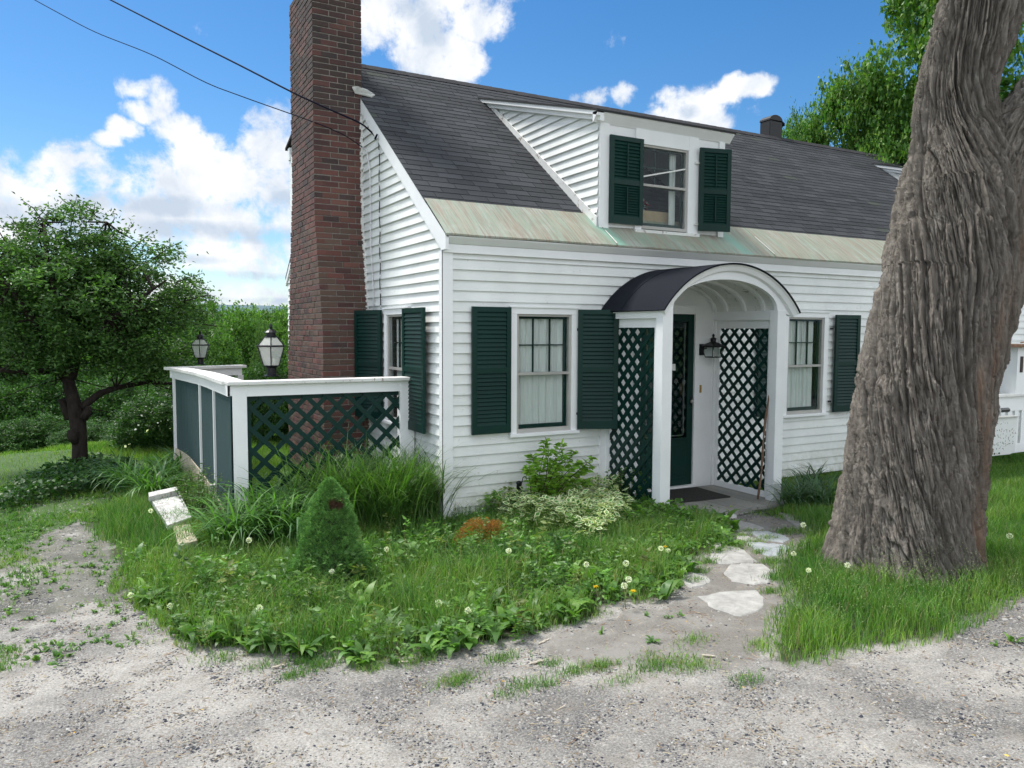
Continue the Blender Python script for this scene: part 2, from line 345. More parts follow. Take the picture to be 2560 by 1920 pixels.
# value noise for numpy
def vnoise(x,y,seed=0):
    seed=int(seed)
    x=np.asarray(x,float);y=np.asarray(y,float);xi=np.floor(x).astype(np.int64);yi=np.floor(y).astype(np.int64);fx=x-xi;fy=y-yi
    fx=fx*fx*(3-2*fx);fy=fy*fy*(3-2*fy)
    def h(a,b):
        n=(a*374761393+b*668265263+seed*974634777)&0xffffffff; n=((n^(n>>13))*1274126177)&0xffffffff; return ((n^(n>>16))&0xffff)/65535.
    return (h(xi,yi)*(1-fx)+h(xi+1,yi)*fx)*(1-fy)+(h(xi,yi+1)*(1-fx)+h(xi+1,yi+1)*fx)*fy
def fbm(x,y,o=4,seed=0,g=.5):
    s=0;a=1;t=0
    for i in range(o): s=s+a*vnoise(x*2**i,y*2**i,seed+i);t+=a;a*=g
    return s/t
def inpoly(P,poly):
    x,y=P[:,0],P[:,1];r=np.zeros(len(P),bool);n=len(poly)
    for i in range(n):
        x1,y1=poly[i];x2,y2=poly[(i+1)%n]
        c=((y1>y)!=(y2>y))&(x<(x2-x1)*(y-y1)/(y2-y1+1e-12)+x1); r^=c
    return r
def GP(pts): return [tuple(G(*p)[:2]) for p in pts]

# ------------------------------------------------------------------ ground
BED=GP([(165,1125),(230,1210),(275,1290),(335,1370),(400,1405),(560,1425),(690,1432),(800,1440),(900,1420),(1010,1400),(1120,1392),(1200,1362),(1300,1335),(1390,1300),(1475,1262),(1500,1215),(1560,1190),(1590,1150),(1560,1128),(1500,1110)])+[(1.9,-1.1),(1.8,.3),(-.1,.3),(-.1,2.),(-1.9,4.2),(-2.7,4.0),(-2.9,2.3)]
RIGHT=GP([(1600,1110),(1665,1120),(1720,1135),(1735,1160),(1712,1190),(1672,1225),(1668,1250),(1690,1300),(1650,1345),(1632,1385),(1650,1418),(1720,1438),(1810,1435),(1860,1415),(1980,1400),(2090,1380),(2180,1330),(2230,1300),(2300,1260)])+[(9,-3.0),(14,-2),(14,.2),(3.5,.2),(3.5,-1.0)]
PATH=GP([(1150,1400),(1250,1350),(1400,1310),(1480,1262),(1505,1215),(1560,1190),(1560,1130),(1660,1110),(1740,1140),(1720,1190),(1680,1240),(1700,1300),(1650,1350),(1640,1420),(1560,1435),(1400,1425),(1250,1440),(1160,1425)])
LAWN=[(-30,3.9),(-6.8,3.6),(-4.6,2.2),(-3.9,1.0),(-3.3,1.6),(-2.5,4.2),(-1.0,5.5),(-1,8),(0,30),(-60,30)]
YARD=[(-1.9,.85),(-.1,.85),(-.1,9),(-4,9),(-2.1,4.3)]
def terrain(x,y):
    z=gz0(x,y)
    t=np.clip((y-(6.9+.15*(x+3.7)))/1.,0,60); drop=np.minimum(.10*t**1.35,5.5)
    s=np.clip((9-x)/5,0,1); z=z-drop*s
    z=z+.03*(fbm(x*.6,y*.6,3,3)-.5)*np.clip((np.abs(y)+np.abs(x))/3,0,1)
    return z
def soft(P,poly,wob=.16):
    q=P+np.stack([(fbm(P[:,0]*2.5,P[:,1]*2.5,3,11)-.5),(fbm(P[:,0]*2.5,P[:,1]*2.5,3,23)-.5)],1)*wob*2
    return inpoly(q,poly)
xs=np.unique(np.concatenate([np.arange(-7,7,.05),np.arange(-14,14,.5),np.linspace(-60,80,60),np.linspace(-900,900,40)]))
ys=np.unique(np.concatenate([np.arange(-6.5,8,.05),np.arange(-12,16,.5),np.linspace(-60,90,60),np.linspace(-900,900,40)]))
X,Y=np.meshgrid(xs,ys); P=np.stack([X.ravel(),Y.ravel()],1)
Z=terrain(P[:,0],P[:,1])
def inner(P,poly,d=.10):
    m=soft(P,poly)
    for a in np.arange(0,6.28,.785): m&=soft(P+np.array([math.cos(a),math.sin(a)])*d,poly)
    return m
soilm=(inner(P,BED)|inner(P,RIGHT)).astype(float)
dirtm=soft(P,PATH).astype(float)*(1-soilm)
lawnm=(soft(P,LAWN)|soft(P,YARD)).astype(float); far=(P[:,1]>7)|(P[:,0]>14)|(P[:,0]<-12); lawnm=np.maximum(lawnm,far)
lawnm=np.where(soilm>0,0,lawnm)
track=(fbm(P[:,0]*1.6,P[:,1]*1.6,4,5)>.50)&(P[:,0]<-2.6)&(P[:,1]>-1.2)&(P[:,1]<2.6)
soilm=np.maximum(soilm,track*.5)
near=(np.abs(P[:,0])<7)&(P[:,1]>-6.5)&(P[:,1]<8)
Z=Z+np.where(near,.014*(fbm(P[:,0]*9,P[:,1]*9,3,8)-.5)+.03*(fbm(P[:,0]*1.5,P[:,1]*2.5,2,18)-.5)*0,0)
nx=len(xs); idx=(np.arange(len(ys)-1)[:,None]*nx+np.arange(nx-1)[None,:]).ravel()
me=npmesh('ground',np.stack([P[:,0],P[:,1],Z],1),np.stack([idx,idx+1,idx+nx+1,idx+nx],1),np.stack([soilm,dirtm,lawnm],1),True)
tag(link('ground',me,M['ground']),kind='structure')
def gz(x,y): return terrain(np.asarray(x,float),np.asarray(y,float))

# gravel chips and litter
def chips(n,region,smin,smax,pal,flat=.5,seed=1,excl=(),elong=1.):
    r=np.random.default_rng(seed); x0,x1,y0,y1=region
    P=np.stack([r.uniform(x0,x1,n),r.uniform(y0,y1,n)],1)
    m=np.ones(n,bool)
    for pg in excl: m&=~soft(P,pg)
    # keep those that the view or a step aside can see
    d=(P-CAM[:2]); fd=d@np.array([math.cos(YAW),math.sin(YAW)]); sd_=d@np.array([math.sin(YAW),-math.cos(YAW)])
    m&=(fd>1.8)&(np.abs(sd_)<fd*.85+.8)
    P=P[m]; n=len(P); z=gz(P[:,0],P[:,1]); s=r.uniform(smin,smax,n)*np.where(r.random(n)<.1,1.6,1); a=r.uniform(0,6.28,n)
    base=np.array([(-1,-.6,0),(1,-.7,0),(.8,.7,0),(-.9,.6,0),(-.6,-.3,1),(.6,-.35,1),(.45,.4,.9),(-.5,.4,1)],float)
    V=base[None]*np.stack([s*elong,s,s*flat],1)[:,None,:]; V=V*(1+r.uniform(-.3,.3,V.shape))
    tx=r.uniform(-.35,.35,n)[:,None]; V[:,:,2]+=V[:,:,0]*tx
    ca,sa=np.cos(a)[:,None],np.sin(a)[:,None]; X=V[:,:,0]*ca-V[:,:,1]*sa; Yy=V[:,:,0]*sa+V[:,:,1]*ca
    V=np.stack([X+P[:,0][:,None],Yy+P[:,1][:,None],V[:,:,2]+z[:,None]-.002],2)
    fc=np.array([(4,5,6,7),(0,1,5,4),(1,2,6,5),(2,3,7,6),(3,0,4,7)]); F=(np.arange(n)[:,None,None]*8+fc[None]).reshape(-1,4)
    pal=np.array(pal); c=pal[r.integers(0,len(pal),n)]*r.uniform(.65,1.05,(n,1)); C=np.repeat(c,8,0)
    return V.reshape(-1,3),F,C
dk=[(.05,.055,.07),(.11,.115,.125),(.19,.19,.185),(.26,.25,.235),(.42,.41,.39),(.28,.25,.21),(.36,.35,.33),(.34,.33,.31)]
V,F,C=chips(330000,(-5.5,3.6,-6.2,-.6),.0022,.0070,dk,.5,2,(BED,RIGHT,PATH)); Vp,Fp,Cp=chips(5000,(-1,3,-4.5,-1),.002,.008,dk,.5,22,(BED,RIGHT)); V,F,C=np.vstack([V,Vp]),np.vstack([F,Fp+len(V)]),np.vstack([C,Cp])
Vq,Fq,Cq=chips(2600,(-5.5,3.6,-6.2,-.8),.007,.013,dk,.45,33,(BED,RIGHT)); V,F,C=np.vstack([V,Vq]),np.vstack([F,Fq+len(V)]),np.vstack([C,Cq])
V2,F2,C2=chips(26000,(-6.5,-1.2,-1.5,4),.004,.010,dk,.5,3,(BED,))
me=npmesh('gravel',np.vstack([V,V2]),np.vstack([F,F2+len(V)]),np.vstack([C,C2]))
tag(link('gravel',me,M['attr_matte']),'loose grey and dark gravel chips scattered over the dusty driveway','gravel',kind='stuff')
st=[(.36,.30,.20),(.42,.37,.28),(.22,.15,.10),(.30,.22,.15),(.48,.42,.30)]
V,F,C=chips(26000,(-5,4,-5.6,-.8),.0012,.0022,st,.9,5,(BED,RIGHT),14.)
V2,F2,C2=chips(160,(-5,4,-5.6,-1.2),.006,.010,[(.65,.38,.05),(.6,.45,.12),(.5,.25,.12)],.25,6,(RIGHT,))
me=npmesh('leaf_litter',np.vstack([V,V2]),np.vstack([F,F2+len(V)]),np.vstack([C,C2]))
tag(link('leaf_litter',me,M['attr_matte']),'dry straw bits and small yellow petals littering the driveway gravel','litter',kind='stuff')

# ------------------------------------------------------------------ vegetation generators
def blades(P,h,wd,lean,cols,r,segs=2,zoff=None):
    """upright grass blades: P(n,2)"""
    n=len(P); z=gz(P[:,0],P[:,1]) if zoff is None else zoff; a=r.uniform(0,6.28,n); la=r.uniform(0,6.28,n); ln=h*lean*r.uniform(.2,1.,n)
    dx,dy=np.cos(a)*wd/2,np.sin(a)*wd/2; lx,ly=np.cos(la)*ln,np.sin(la)*ln
    b=np.stack([P[:,0],P[:,1],z-.01],1); md=b+np.stack([lx*.35,ly*.35,h*.6],1); tp=b+np.stack([lx,ly,h*(1-.25*lean)],1)
    s=np.stack([dx,dy,dx*0],1)
    V=np.stack([b-s,b+s,md-s*.8,md+s*.8,tp],1); F=(np.arange(n)[:,None,None]*5+np.array([(0,1,3),(0,3,2),(2,3,4)])[None]).reshape(-1,3)
    q_=(fbm(P[:,0]*1.9,P[:,1]*1.9,3,61)-.5)[:,None]*2; c=cols[r.integers(0,len(cols),n)]*r.uniform(.7,1.3,(n,1))*(1+q_*np.array([.75,.4,.5])); dry=r.random(n)<.025; c[dry]=(.30,.26,.14); C=np.repeat(np.maximum(c,.01),5,0)
    return V.reshape(-1,3),F,C
def sample(poly,n,r,wob=.12):
    p=np.array(poly); P=np.stack([r.uniform(p[:,0].min(),p[:,0].max(),n),r.uniform(p[:,1].min(),p[:,1].max(),n)],1); return P[soft(P,poly,wob)]
def taper(P,poly,d=.17):
    f=np.zeros(len(P))
    for a in (0,1.57,3.14,4.71,.8,2.4,3.9,5.5): f+=inpoly(P+np.array([math.cos(a),math.sin(a)])*d,poly)
    return .25+.75*(f/8)**1.5
def inview(P,lim=.82):
    d=P-CAM[:2]; fd=d@np.array([math.cos(YAW),math.sin(YAW)]); sd_=d@np.array([math.sin(YAW),-math.cos(YAW)]); return (fd>1)&(np.abs(sd_)<fd*lim+.6)
GC=np.array([(.09,.21,.035),(.12,.26,.04),(.07,.165,.03),(.16,.29,.055),(.10,.22,.055),(.19,.26,.09)])
GY=np.array([(.17,.31,.045),(.15,.28,.04),(.20,.33,.065),(.12,.24,.035)])
parts=[]
r=np.random.default_rng(11)
P=sample(BED,230000,r); P=P[inview(P)&(P[:,0]>-3.2)]
den=fbm(P[:,0]*2.2,P[:,1]*2.2,3,41); P=P[r.random(len(P))<np.clip((den-.3)*3.5,.12,1)*taper(P,BED,.2)]
edge=np.clip((P[:,1]+3.6)/1.5,0,1)
parts.append(blades(P,(.07+.13*edge)*taper(P,BED)*r.uniform(.4,1.4,len(P))*(.6+.8*fbm(P[:,0]*3.3,P[:,1]*3.3,2,14)),r.uniform(.003,.006,len(P)),.6,GC,r))
P=sample(RIGHT,330000,r); P=P[inview(P,.75)]; P=P[(P[:,0]<9.5)]; P=P[r.random(len(P))<taper(P,RIGHT,.2)]
parts.append(blades(P,r.uniform(.08,.22,len(P))*np.where(P[:,1]>-1.6,.6,1)*(.5+1.*fbm(P[:,0]*3,P[:,1]*3,2,4))*taper(P,RIGHT,.22),r.uniform(.003,.006,len(P)),.55,np.vstack([GC,GY[:2]]),r))
P=sample(LAWN,420000,r); P=P[inview(P)&(P[:,1]<9)&(P[:,0]>-11)]
parts.append(blades(P,r.uniform(.04,.10,len(P)),r.uniform(.005,.010,len(P)),.6,GY,r))
VERGE=GP([(170,1095),(300,1100),(350,1390),(430,1422),(330,1355),(250,1268),(300,1195),(262,1130)]); P=sample(VERGE,26000,r,.2); parts.append(blades(P,r.uniform(.03,.10,len(P)),r.uniform(.003,.006,len(P)),.7,np.vstack([GC,GY]),r))
P=sample(YARD,60000,r); P=P[inview(P)]; parts.append(blades(P,r.uniform(.05,.16,len(P)),r.uniform(.004,.008,len(P)),.6,GY,r))
# sparse grass along the left wheel track and into the gravel
P=np.stack([r.uniform(-7,-1.9,110000),r.uniform(-1.95,4.2,110000)],1); den=fbm(P[:,0]*1.5,P[:,1]*1.5,4,77); wgt=np.clip((P[:,1]+2.9)/2.,0,1)
ln_=np.abs((P[:,0]+3.55)-.12*(P[:,1]))<.45     # wheel rut stays bare
P=P[(r.random(len(P))<np.clip((den-.5+.33*wgt-.22*ln_)*4.,0,1))&inview(P)]; TRK=GP([(130,1130),(280,1130),(300,1200),(240,1260),(330,1345),(420,1415),(300,1450),(60,1440),(20,1330),(90,1240),(60,1180)]); P=P[r.random(len(P))<np.where(inpoly(P,TRK),.012,.13)]; q_=r.integers(4,26,len(P)); P=np.repeat(P,q_,0)+r.normal(0,1,(q_.sum(),2))*np.repeat(r.uniform(.006,.035,len(q_)),q_)[:,None]
parts.append(blades(P,r.uniform(.02,.075,len(P)),r.uniform(.003,.007,len(P)),.8,np.vstack([GC,GY]),r))
for (x,y,rd,n) in [(985,1470,.09,420),(1240,1452,.07,260),(1300,1440,.06,260),(1345,1475,.08,120),(1140,1482,.10,260),(1100,1500,.06,90),(1440,1432,.16,500),(1500,1440,.10,260),(1612,1468,.08,160),(690,1440,.08,350),(632,1462,.05,150),(800,1445,.07,260),(1500,1385,.09,200),(1080,1425,.08,300),(1180,1480,.05,80),(900,1430,.09,330),(660,1430,.05,200),(1640,1395,.08,200),(570,1440,.08,160),(480,1425,.1,220),(1400,1445,.1,200),(1660,1165,.08,250),(1590,1185,.10,330),(1620,1175,.1,300),(1700,1150,.12,500),(1540,1150,.12,400),(1480,1130,.12,400),(1560,1100,.1,300),(1620,1105,.12,400),(1190,1435,.05,110),(1545,1195,.08,300),(1530,1215,.07,260),(1510,1235,.07,240),(1665,1215,.09,350),(1675,1250,.08,300),(1668,1280,.07,240),(1590,1175,.05,160),(1640,1195,.05,160),(1600,1160,.06,220),(1500,1255,.06,200),(1620,1150,.05,160)]:
    c=G(x,y); q=r.normal(0,1,(n,2))*rd*.6*np.array([1.3,.8])+c[:2]; parts.append(blades(q,r.uniform(.02,.075,n),r.uniform(.002,.005,n),.9,GC,r))
off=0;Vs=[];Fs=[];Cs=[]
for v,f_,c in parts: Vs.append(v);Fs.append(f_+off);Cs.append(c);off+=len(v)
me=npmesh('grass',np.vstack(Vs),np.vstack(Fs),np.vstack(Cs))
tag(link('grass',me,M['grass']),'long uncut green grass in the bed, round the trunk and over the lawn','grass',kind='stuff')

def leaves(P,size,asp,cols,r,up=.6,fold=.25,dirs=None,droop=0.):
    """folded leaves: P(n,3) -> 6 verts,4 tris... as quads pairs"""
    n=len(P); d=r.normal(0,1,(n,3)) if dirs is None else dirs+r.normal(0,.35,(n,3)); d[:,2]=d[:,2]*.6-droop; d/=np.linalg.norm(d,axis=1)[:,None]
    nr=r.normal(0,1,(n,3))*(1-up)+np.array([0,0,up]); nr-=d*(nr*d).sum(1)[:,None]; nr/=np.linalg.norm(nr,axis=1)[:,None]+1e-9; sd_=np.cross(nr,d)
    s=(size*r.uniform(.65,1.25,n))[:,None]; wv=s*asp
    b=P; tip=P+d*s-nr*s*.12; l=P+d*s*.45+sd_*wv*.5+nr*s*fold*.3; rr=P+d*s*.45-sd_*wv*.5+nr*s*fold*.3; 
    V=np.stack([b,l,tip,rr],1); F=(np.arange(n)[:,None]*4+np.array([0,1,2,3])[None])
    F=np.concatenate([F[:,[0,1,2]],F[:,[0,2,3]]],0)
    c=cols[r.integers(0,len(cols),n)]*r.uniform(.75,1.3,(n,1)); return V.reshape(-1,3),F,np.repeat(c,4,0)
def straps(ctr,n,length,wid,spread,r,cols,arch=1.,base=.06,k=7,erect=.0):
    """arching strap leaves (daylily, tall grass); returns mesh data in world coordinates"""
    a=r.uniform(0,6.28,n); L_=length*r.uniform(.55,1.15,n); b=np.array(ctr)[None]+np.stack([r.normal(0,base,n),r.normal(0,base,n),np.zeros(n)],1)
    el0=r.uniform(1.05,1.5,n)+erect; el1=el0-arch*r.uniform(1.0,2.2,n)*spread
    P=[b];cur=b.copy()
    for i in range(k):
        t=i/(k-1); e=el0+(el1-el0)*t**1.3; cur=cur+np.stack([np.cos(a)*np.cos(e),np.sin(a)*np.cos(e),np.sin(e)],1)*(L_/k)[:,None]; P.append(cur.copy())
    P=np.stack(P,1); s=np.stack([-np.sin(a),np.cos(a),np.zeros(n)],1)
    tt=np.linspace(0,1,k+1); wprof=wid*np.array([.6+.4*min(1,t*4)-max(0,(t-.45)/.55)**1.5*.93 for t in tt])
    w_=(wprof[None,:]*r.uniform(.7,1.2,(n,1)))[:,:,None]*.5
    Lf=P-s[:,None,:]*w_; Rt=P+s[:,None,:]*w_; V=np.stack([Lf,Rt],2).reshape(n,-1,3)
    q=np.array([(2*i,2*i+1,2*i+3,2*i+2) for i in range(k)]); F=(np.arange(n)[:,None,None]*(2*(k+1))+q[None]).reshape(-1,4)
    c=cols[r.integers(0,len(cols),n)]*r.uniform(.75,1.25,(n,1)); return V.reshape(-1,3),F,np.repeat(c,2*(k+1),0)
def merge(L_):
    off=0;a=[];b=[];c=[]
    for v,f_,cc in L_: a.append(v);b.append(f_+off);c.append(cc);off+=len(v)
    return np.vstack(a),np.vstack(b),np.vstack(c)
LC=np.array([(.08,.18,.03),(.11,.23,.035),(.06,.145,.03),(.14,.27,.045),(.09,.19,.05)])

# broad leaf weeds (docks, dandelions, clover...) all through the bed
def rosettes(ctrs,r,nl=(5,10),size=(.05,.22),cols=LC):
    out=[]
    for c in ctrs:
        n=r.integers(*nl); s=r.uniform(*size)
        v,f_,cc=straps((c[0],c[1],c[2]),n,s,s*.30,.9,r,cols,1.,.012,4,-.15); out.append((v,f_,cc))
    return merge(out)
P=sample(BED,4200,r); P=P[(fbm(P[:,0]*2.6,P[:,1]*2.6,2,91)>.435)|(r.random(len(P))<.25)]; P=P[inview(P)&(P[:,1]<.1)&(P[:,0]>-2.8)]
c3=np.column_stack([P,gz(P[:,0],P[:,1])]); A=rosettes(c3,r)
P=sample(RIGHT,2600,r); P=P[inview(P,.72)&(P[:,0]<8)]; P=P[r.random(len(P))<np.where(P[:,0]>3.2,.9,.12)]
B=rosettes(np.column_stack([P,gz(P[:,0],P[:,1])]),r,(5,9),(.04,.11))
pp=np.array([G(x,y) for x,y in [(100,1410),(60,1340),(118,1442),(75,1430),(130,1400),(60,1390),(205,1325),(30,1365),(110,1345),(1300,1370),(1410,1390),(1440,1335),(1395,1330),(2190,1385),(2150,1395),(1470,1330)]]); Dd=rosettes(pp,r,(5,9),(.04,.08))
P=np.stack([r.uniform(-6,-2.0,1500),r.uniform(-1.9,3.2,1500)],1); P=P[(fbm(P[:,0]*1.5,P[:,1]*1.5,4,77)-.5+.3*np.clip((P[:,1]+2.9)/2,0,1)>.08)&inview(P)]; Ee=rosettes(np.column_stack([P,gz(P[:,0],P[:,1])]),r,(4,8),(.025,.06))
# small clover-like leaves near the ground
P=sample(BED,16000,r); P=P[inview(P)&(P[:,1]<.3)]; P3=np.column_stack([P,gz(P[:,0],P[:,1])+r.uniform(.01,.14,len(P))])
Cc=leaves(P3,.035,.6,LC,r,.7)
me=npmesh('weeds_tmp',*merge([A,B,Dd,Ee])); o=link('broadleaf_weeds',me,M['leaf']); tag(o,'broad leaved dandelion and dock weeds crowding the flower bed','weeds',kind='stuff')
me=npmesh('clover',*Cc); tag(link('clover',me,M['leaf']),'small leaved clover and creeping weeds low in the bed','clover',kind='stuff')

# ================================================================== HOUSE
GX=-.085; RX=-.12; HL=14.; RDY=6.9; ZB=-.14
roofz=lambda y:2.617+.75*(y+.12)
RY=3.38; RZ=roofz(RY); yroof=lambda z:(z-2.617)/.75-.12
rearz=lambda y:RZ-(y-RY)*(RZ-2.6)/(6.6-RY); yrear=lambda z:RY+(RZ-z)*(6.6-RY)/(RZ-2.6)
house=empty('house',(0,0,-.2),'white clapboard cottage with green shutters, brick chimney and arched entry porch','house')
house.location=(0,0,0)
r2=random.Random(5)
ARC=[(2.673-math.sqrt(max(0,1.14**2-(zz-1.244)**2))+.0,2.673+math.sqrt(max(0,1.14**2-(zz-1.244)**2)),zz-.051,zz+.051) for zz in [ZB+.05075+.1015*k for k in range(20,26)] if zz<2.38]
def clap(mb,z0,z1,span,opens=(),e=.1015,w0=0.0):
    z=z0
    while z<z1-.01:
        zt=min(z+e,z1); zc=(z+zt)/2
        iv=span(z,zt)
        if iv is None: z+=e; continue
        ivs=[iv]
        for (a,b,c,d) in opens:
            if c<zc<d:
                nv=[]
                for (p0,p1,q0,q1) in ivs:
                    if b<=p0 or a>=p1: nv.append((p0,p1,q0,q1)); continue
                    if a>p0: nv.append((p0,a,q0,a))
                    if b<p1: nv.append((b,p1,b,q1))
                ivs=nv
        for (p0,p1,q0,q1) in ivs:   # bottom from p0..p1, top q0..q1
            cuts=[0.]; L_=p1-p0
            if L_>2.5:
                k=r2.uniform(.3,2.)/L_
                while k<1: cuts.append(k); k+=r2.uniform(2.,3.6)/L_
            cuts.append(1.)
            for i in range(len(cuts)-1):
                a,b=cuts[i],cuts[i+1]; g=.0007/max(L_,.1) if i<len(cuts)-2 else 0
                t=r2.uniform(.955,1.0); jz=r2.uniform(-.0012,.0012); c=(t,t*r2.uniform(.995,1.002),t*r2.uniform(.98,1.0)); pr=.019+r2.uniform(-.002,.003)
                P0=p0+(p1-p0)*a;P1=p0+(p1-p0)*(b-g);Q0=q0+(q1-q0)*a;Q1=q0+(q1-q0)*(b-g)
                f=mb.fr
                A=[f(P0,w0+pr,z+jz),f(P1,w0+pr,z+jz),f(Q1,w0-.004,zt+.012),f(Q0,w0-.004,zt+.012),f(P0,w0-.003,z+jz+.013),f(P1,w0-.003,z+jz+.013)]
                mb.add(A,[(0,1,2,3),(4,5,1,0)],c)
        z+=e
FF=Fr((0,0,0),(1,0,0),(0,-1,0)); GF=Fr((GX,0,0),(0,1,0),(-1,0,0))
# front wall
mb=MB(FF)
clap(mb,ZB,2.46,lambda a,b:(0.0,HL,0.0,HL),[(.66,1.41,.66,1.93),(1.80,3.42,ZB-1,1.89),(4.56,5.33,.66,1.93)]+ARC)
mb.box(-.08,HL,-.06,-.045,ZB,2.5); 
fw=mb.build('front_wall',M['siding'],house)
# the wall behind window openings is closed by an inner room shell (dim rooms)
mb=MB(FF); mb.box(.02,HL-.1,-5.9,-5.88,ZB,2.6); mb.box(.02,HL-.1,-5.9,-.1,-.30,-.28); mb.box(.02,HL-.1,-5.9,-.1,2.5,2.52); mb.box(1.72,1.74,-5.9,-.1,-.28,2.5); mb.box(3.9,3.92,-5.9,-.1,-.28,2.5)
mb.build('inner_room',M['interior'],house)
# cut: backing must not close the windows -> rebuild backing as pieces
bpy.data.objects.remove(fw)
mb=MB(FF)
clap(mb,ZB,2.46,lambda a,b:(0.0,HL,0.0,HL),[(.66,1.41,.66,1.93),(1.80,3.42,ZB-1,1.89),(4.56,5.33,.66,1.93)]+ARC)
def backing(mb,u0,u1,z0,z1,ops,w0=-.06,w1=-.02):
    us=sorted({u0,u1,*[o[0] for o in ops],*[o[1] for o in ops]}); 
    for a,b in zip(us[:-1],us[1:]):
        op=[o for o in ops if o[0]<=a+1e-6 and o[1]>=b-1e-6]
        if not op: mb.box(a,b,w0,w1,z0,z1)
        else:
            mb.box(a,b,w0,w1,z0,op[0][2]); mb.box(a,b,w0,w1,op[0][3],z1)
backing(mb,-.06,HL,ZB,2.5,[(.68,1.39,.68,1.91),(2.29,3.07,-.1,1.90),(4.60,5.28,.68,1.91)])
mb.build('front_wall',M['siding'],house)
# gable wall
mb=MB(GF)
def gspan(a,b):
    def y0(z): return .05 if z<2.46 else max(.05,yroof(z)+.11)
    def y1(z): return 6.55 if z<2.4 else min(6.55,yrear(z)-.1)
    if y1(b)-y0(b)<.02: return None
    return (y0(a),y1(a),y0(b),y1(b))
clap(mb,ZB,RZ-.1,gspan,[(.84,1.62,.66,1.93)])
backing(mb,.02,6.5,ZB,2.5,[(.9,1.58,.68,1.91)])
mb.poly([(.03,-.03,2.5),(6.5,-.03,2.5),(RY,-.03,RZ-.06)])
mb.build('gable_wall',M['siding'],house)
mb=MB(); mb.box(GX+.03,HL,6.5,6.53,ZB,2.6); mb.box(HL-.03,HL,0.03,6.5,ZB,2.6); mb.add([(HL,0,2.5),(HL,6.55,2.5),(HL,RY,RZ-.06)],[(0,1,2)]); mb.build('rear_wall',M['siding'],house)
mb=MB(); mb.box(GX+.05,HL-.05,.05,6.45,-.5,ZB+.01); mb.build('foundation',M['foundation'],house)
# corner board, frieze, crown, rake
mb=MB(FF); mb.box(-.085-.02,0.0,-.0,.024,ZB,2.455); mb.build('corner_board',M['trim'],house)
mb=MB(GF); mb.box(-.02,.075,0,.020,ZB,2.47); mb.build('corner_board',M['trim'],house)
mb=MB(FF); mb.box(-.105,HL,.0,.045,2.45,2.53); mb.build('frieze_board',M['trim'],house)
mb=MB(FF); mb.uprism([(0,2.532),(.05,2.532),(.062,2.54),(.118,2.588),(.118,2.60),(0,2.60)],-.108,HL); mb.build('crown_moulding',M['trim'],house)
mb=MB(GF)
def gprism(pts,w0,w1,mb):
    mb.prism([mb.fr(u,w0,z) for u,z in pts],mb.fr(0,w1,0)-mb.fr(0,w0,0))
gprism([(-.118,2.605),(RY,RZ-.008),(RY,RZ-.15),(-.02,2.47),(-.118,2.47)],0,.034,mb)
gprism([(RY,RZ-.008),(6.6,2.59),(6.6,2.45),(RY,RZ-.15)],0.001,.033,mb)
mb.build('rake_board',M['trim'],house)
# roof slab + shingles
def rp(x,y,up=0.): # point on the front roof plane, raised along its normal
    return np.array([x,y-.6*up,roofz(y)+.8*up])
mb=MB(); 
mb.add([rp(RX+.004,-.118,-.004),rp(HL,-.118,-.004),rp(HL,RY,-.004),rp(RX+.004,RY,-.004),rp(RX+.004,-.118,-.03),rp(HL,-.118,-.03),rp(HL,RY,-.03),rp(RX+.004,RY,-.03)],[(0,1,2,3),(7,6,5,4),(0,4,5,1),(3,7,4,0),(1,5,6,2)],(.05,.05,.055))
mb.add([(RX,RY,RZ-.005),(HL,RY,RZ-.005),(HL,6.6,2.6),(RX,6.6,2.6),(RX,RY,RZ-.04),(HL,RY,RZ-.04),(HL,6.6,2.56),(RX,6.6,2.56)],[(3,2,1,0),(4,5,6,7),(0,4,7,3),(3,7,6,2)],(.045,.045,.05))
EXP=.118; s0=(.36+.12)/.8; s1=(RY+.12)/.8; k=0; s=s0
while s<s1:
    se=min(s+EXP+.004,s1+.004); ya=-.12+s*.8; yb=-.12+se*.8; x=RX-r2.uniform(0,.15)-(k%3)*.1; rowt=r2.uniform(.9,1.08)
    while x<HL:
        wd=.3; a=max(x,RX-.006); b=min(x+wd-.007,HL)
        if b-a>.01:
            t=rowt*r2.uniform(.78,1.2)*.068; c=(t*.92,t*.98,t*1.07)
            if r2.random()<.01: c=(.075,.085,.075)
            lo=.0055+r2.uniform(0,.0015); wv=.0
            A=[rp(a,ya,lo),rp(b,ya,lo),rp(b,yb,.001),rp(a,yb,.001),rp(a,ya,0),rp(b,ya,0)]
            mb.add(A,[(0,1,2,3),(4,5,1,0),(4,0,3),(5,2,1)],c)
        x+=wd
    s+=EXP; k+=1
x=RX
while x<HL:   # ridge caps
    t=r2.uniform(.8,1.1)*.05; a,b=x,min(x+.2,HL)
    mb.add([(a,RY-.12,RZ-.09+.012),(b,RY-.12,RZ-.09+.016),(b,RY,RZ+.014),(a,RY,RZ+.010),(a,RY+.12,RZ-.07),(b,RY+.12,RZ-.07)],[(0,1,2,3),(3,2,5,4)],(t,t,t*1.08)); x+=.19
roof=mb.build('roof',M['shingle'],house)
def onroof(x,y,up=.02):
    d=ray(x,y); n=np.array([0,-.6,.8]); p0=rp(0,0,up); return CAM+d*((n@(p0-CAM))/(n@d))
Q=[pl(1,2.375,761,187),pl(1,2.375,767,199),onroof(803,208),onroof(810,204),onroof(793,193),pl(1,2.375,772,186)]
mb=MB(); mb.prism(Q,(0,.004,-.014))
mb.build('flashing',M['flash'],roof)
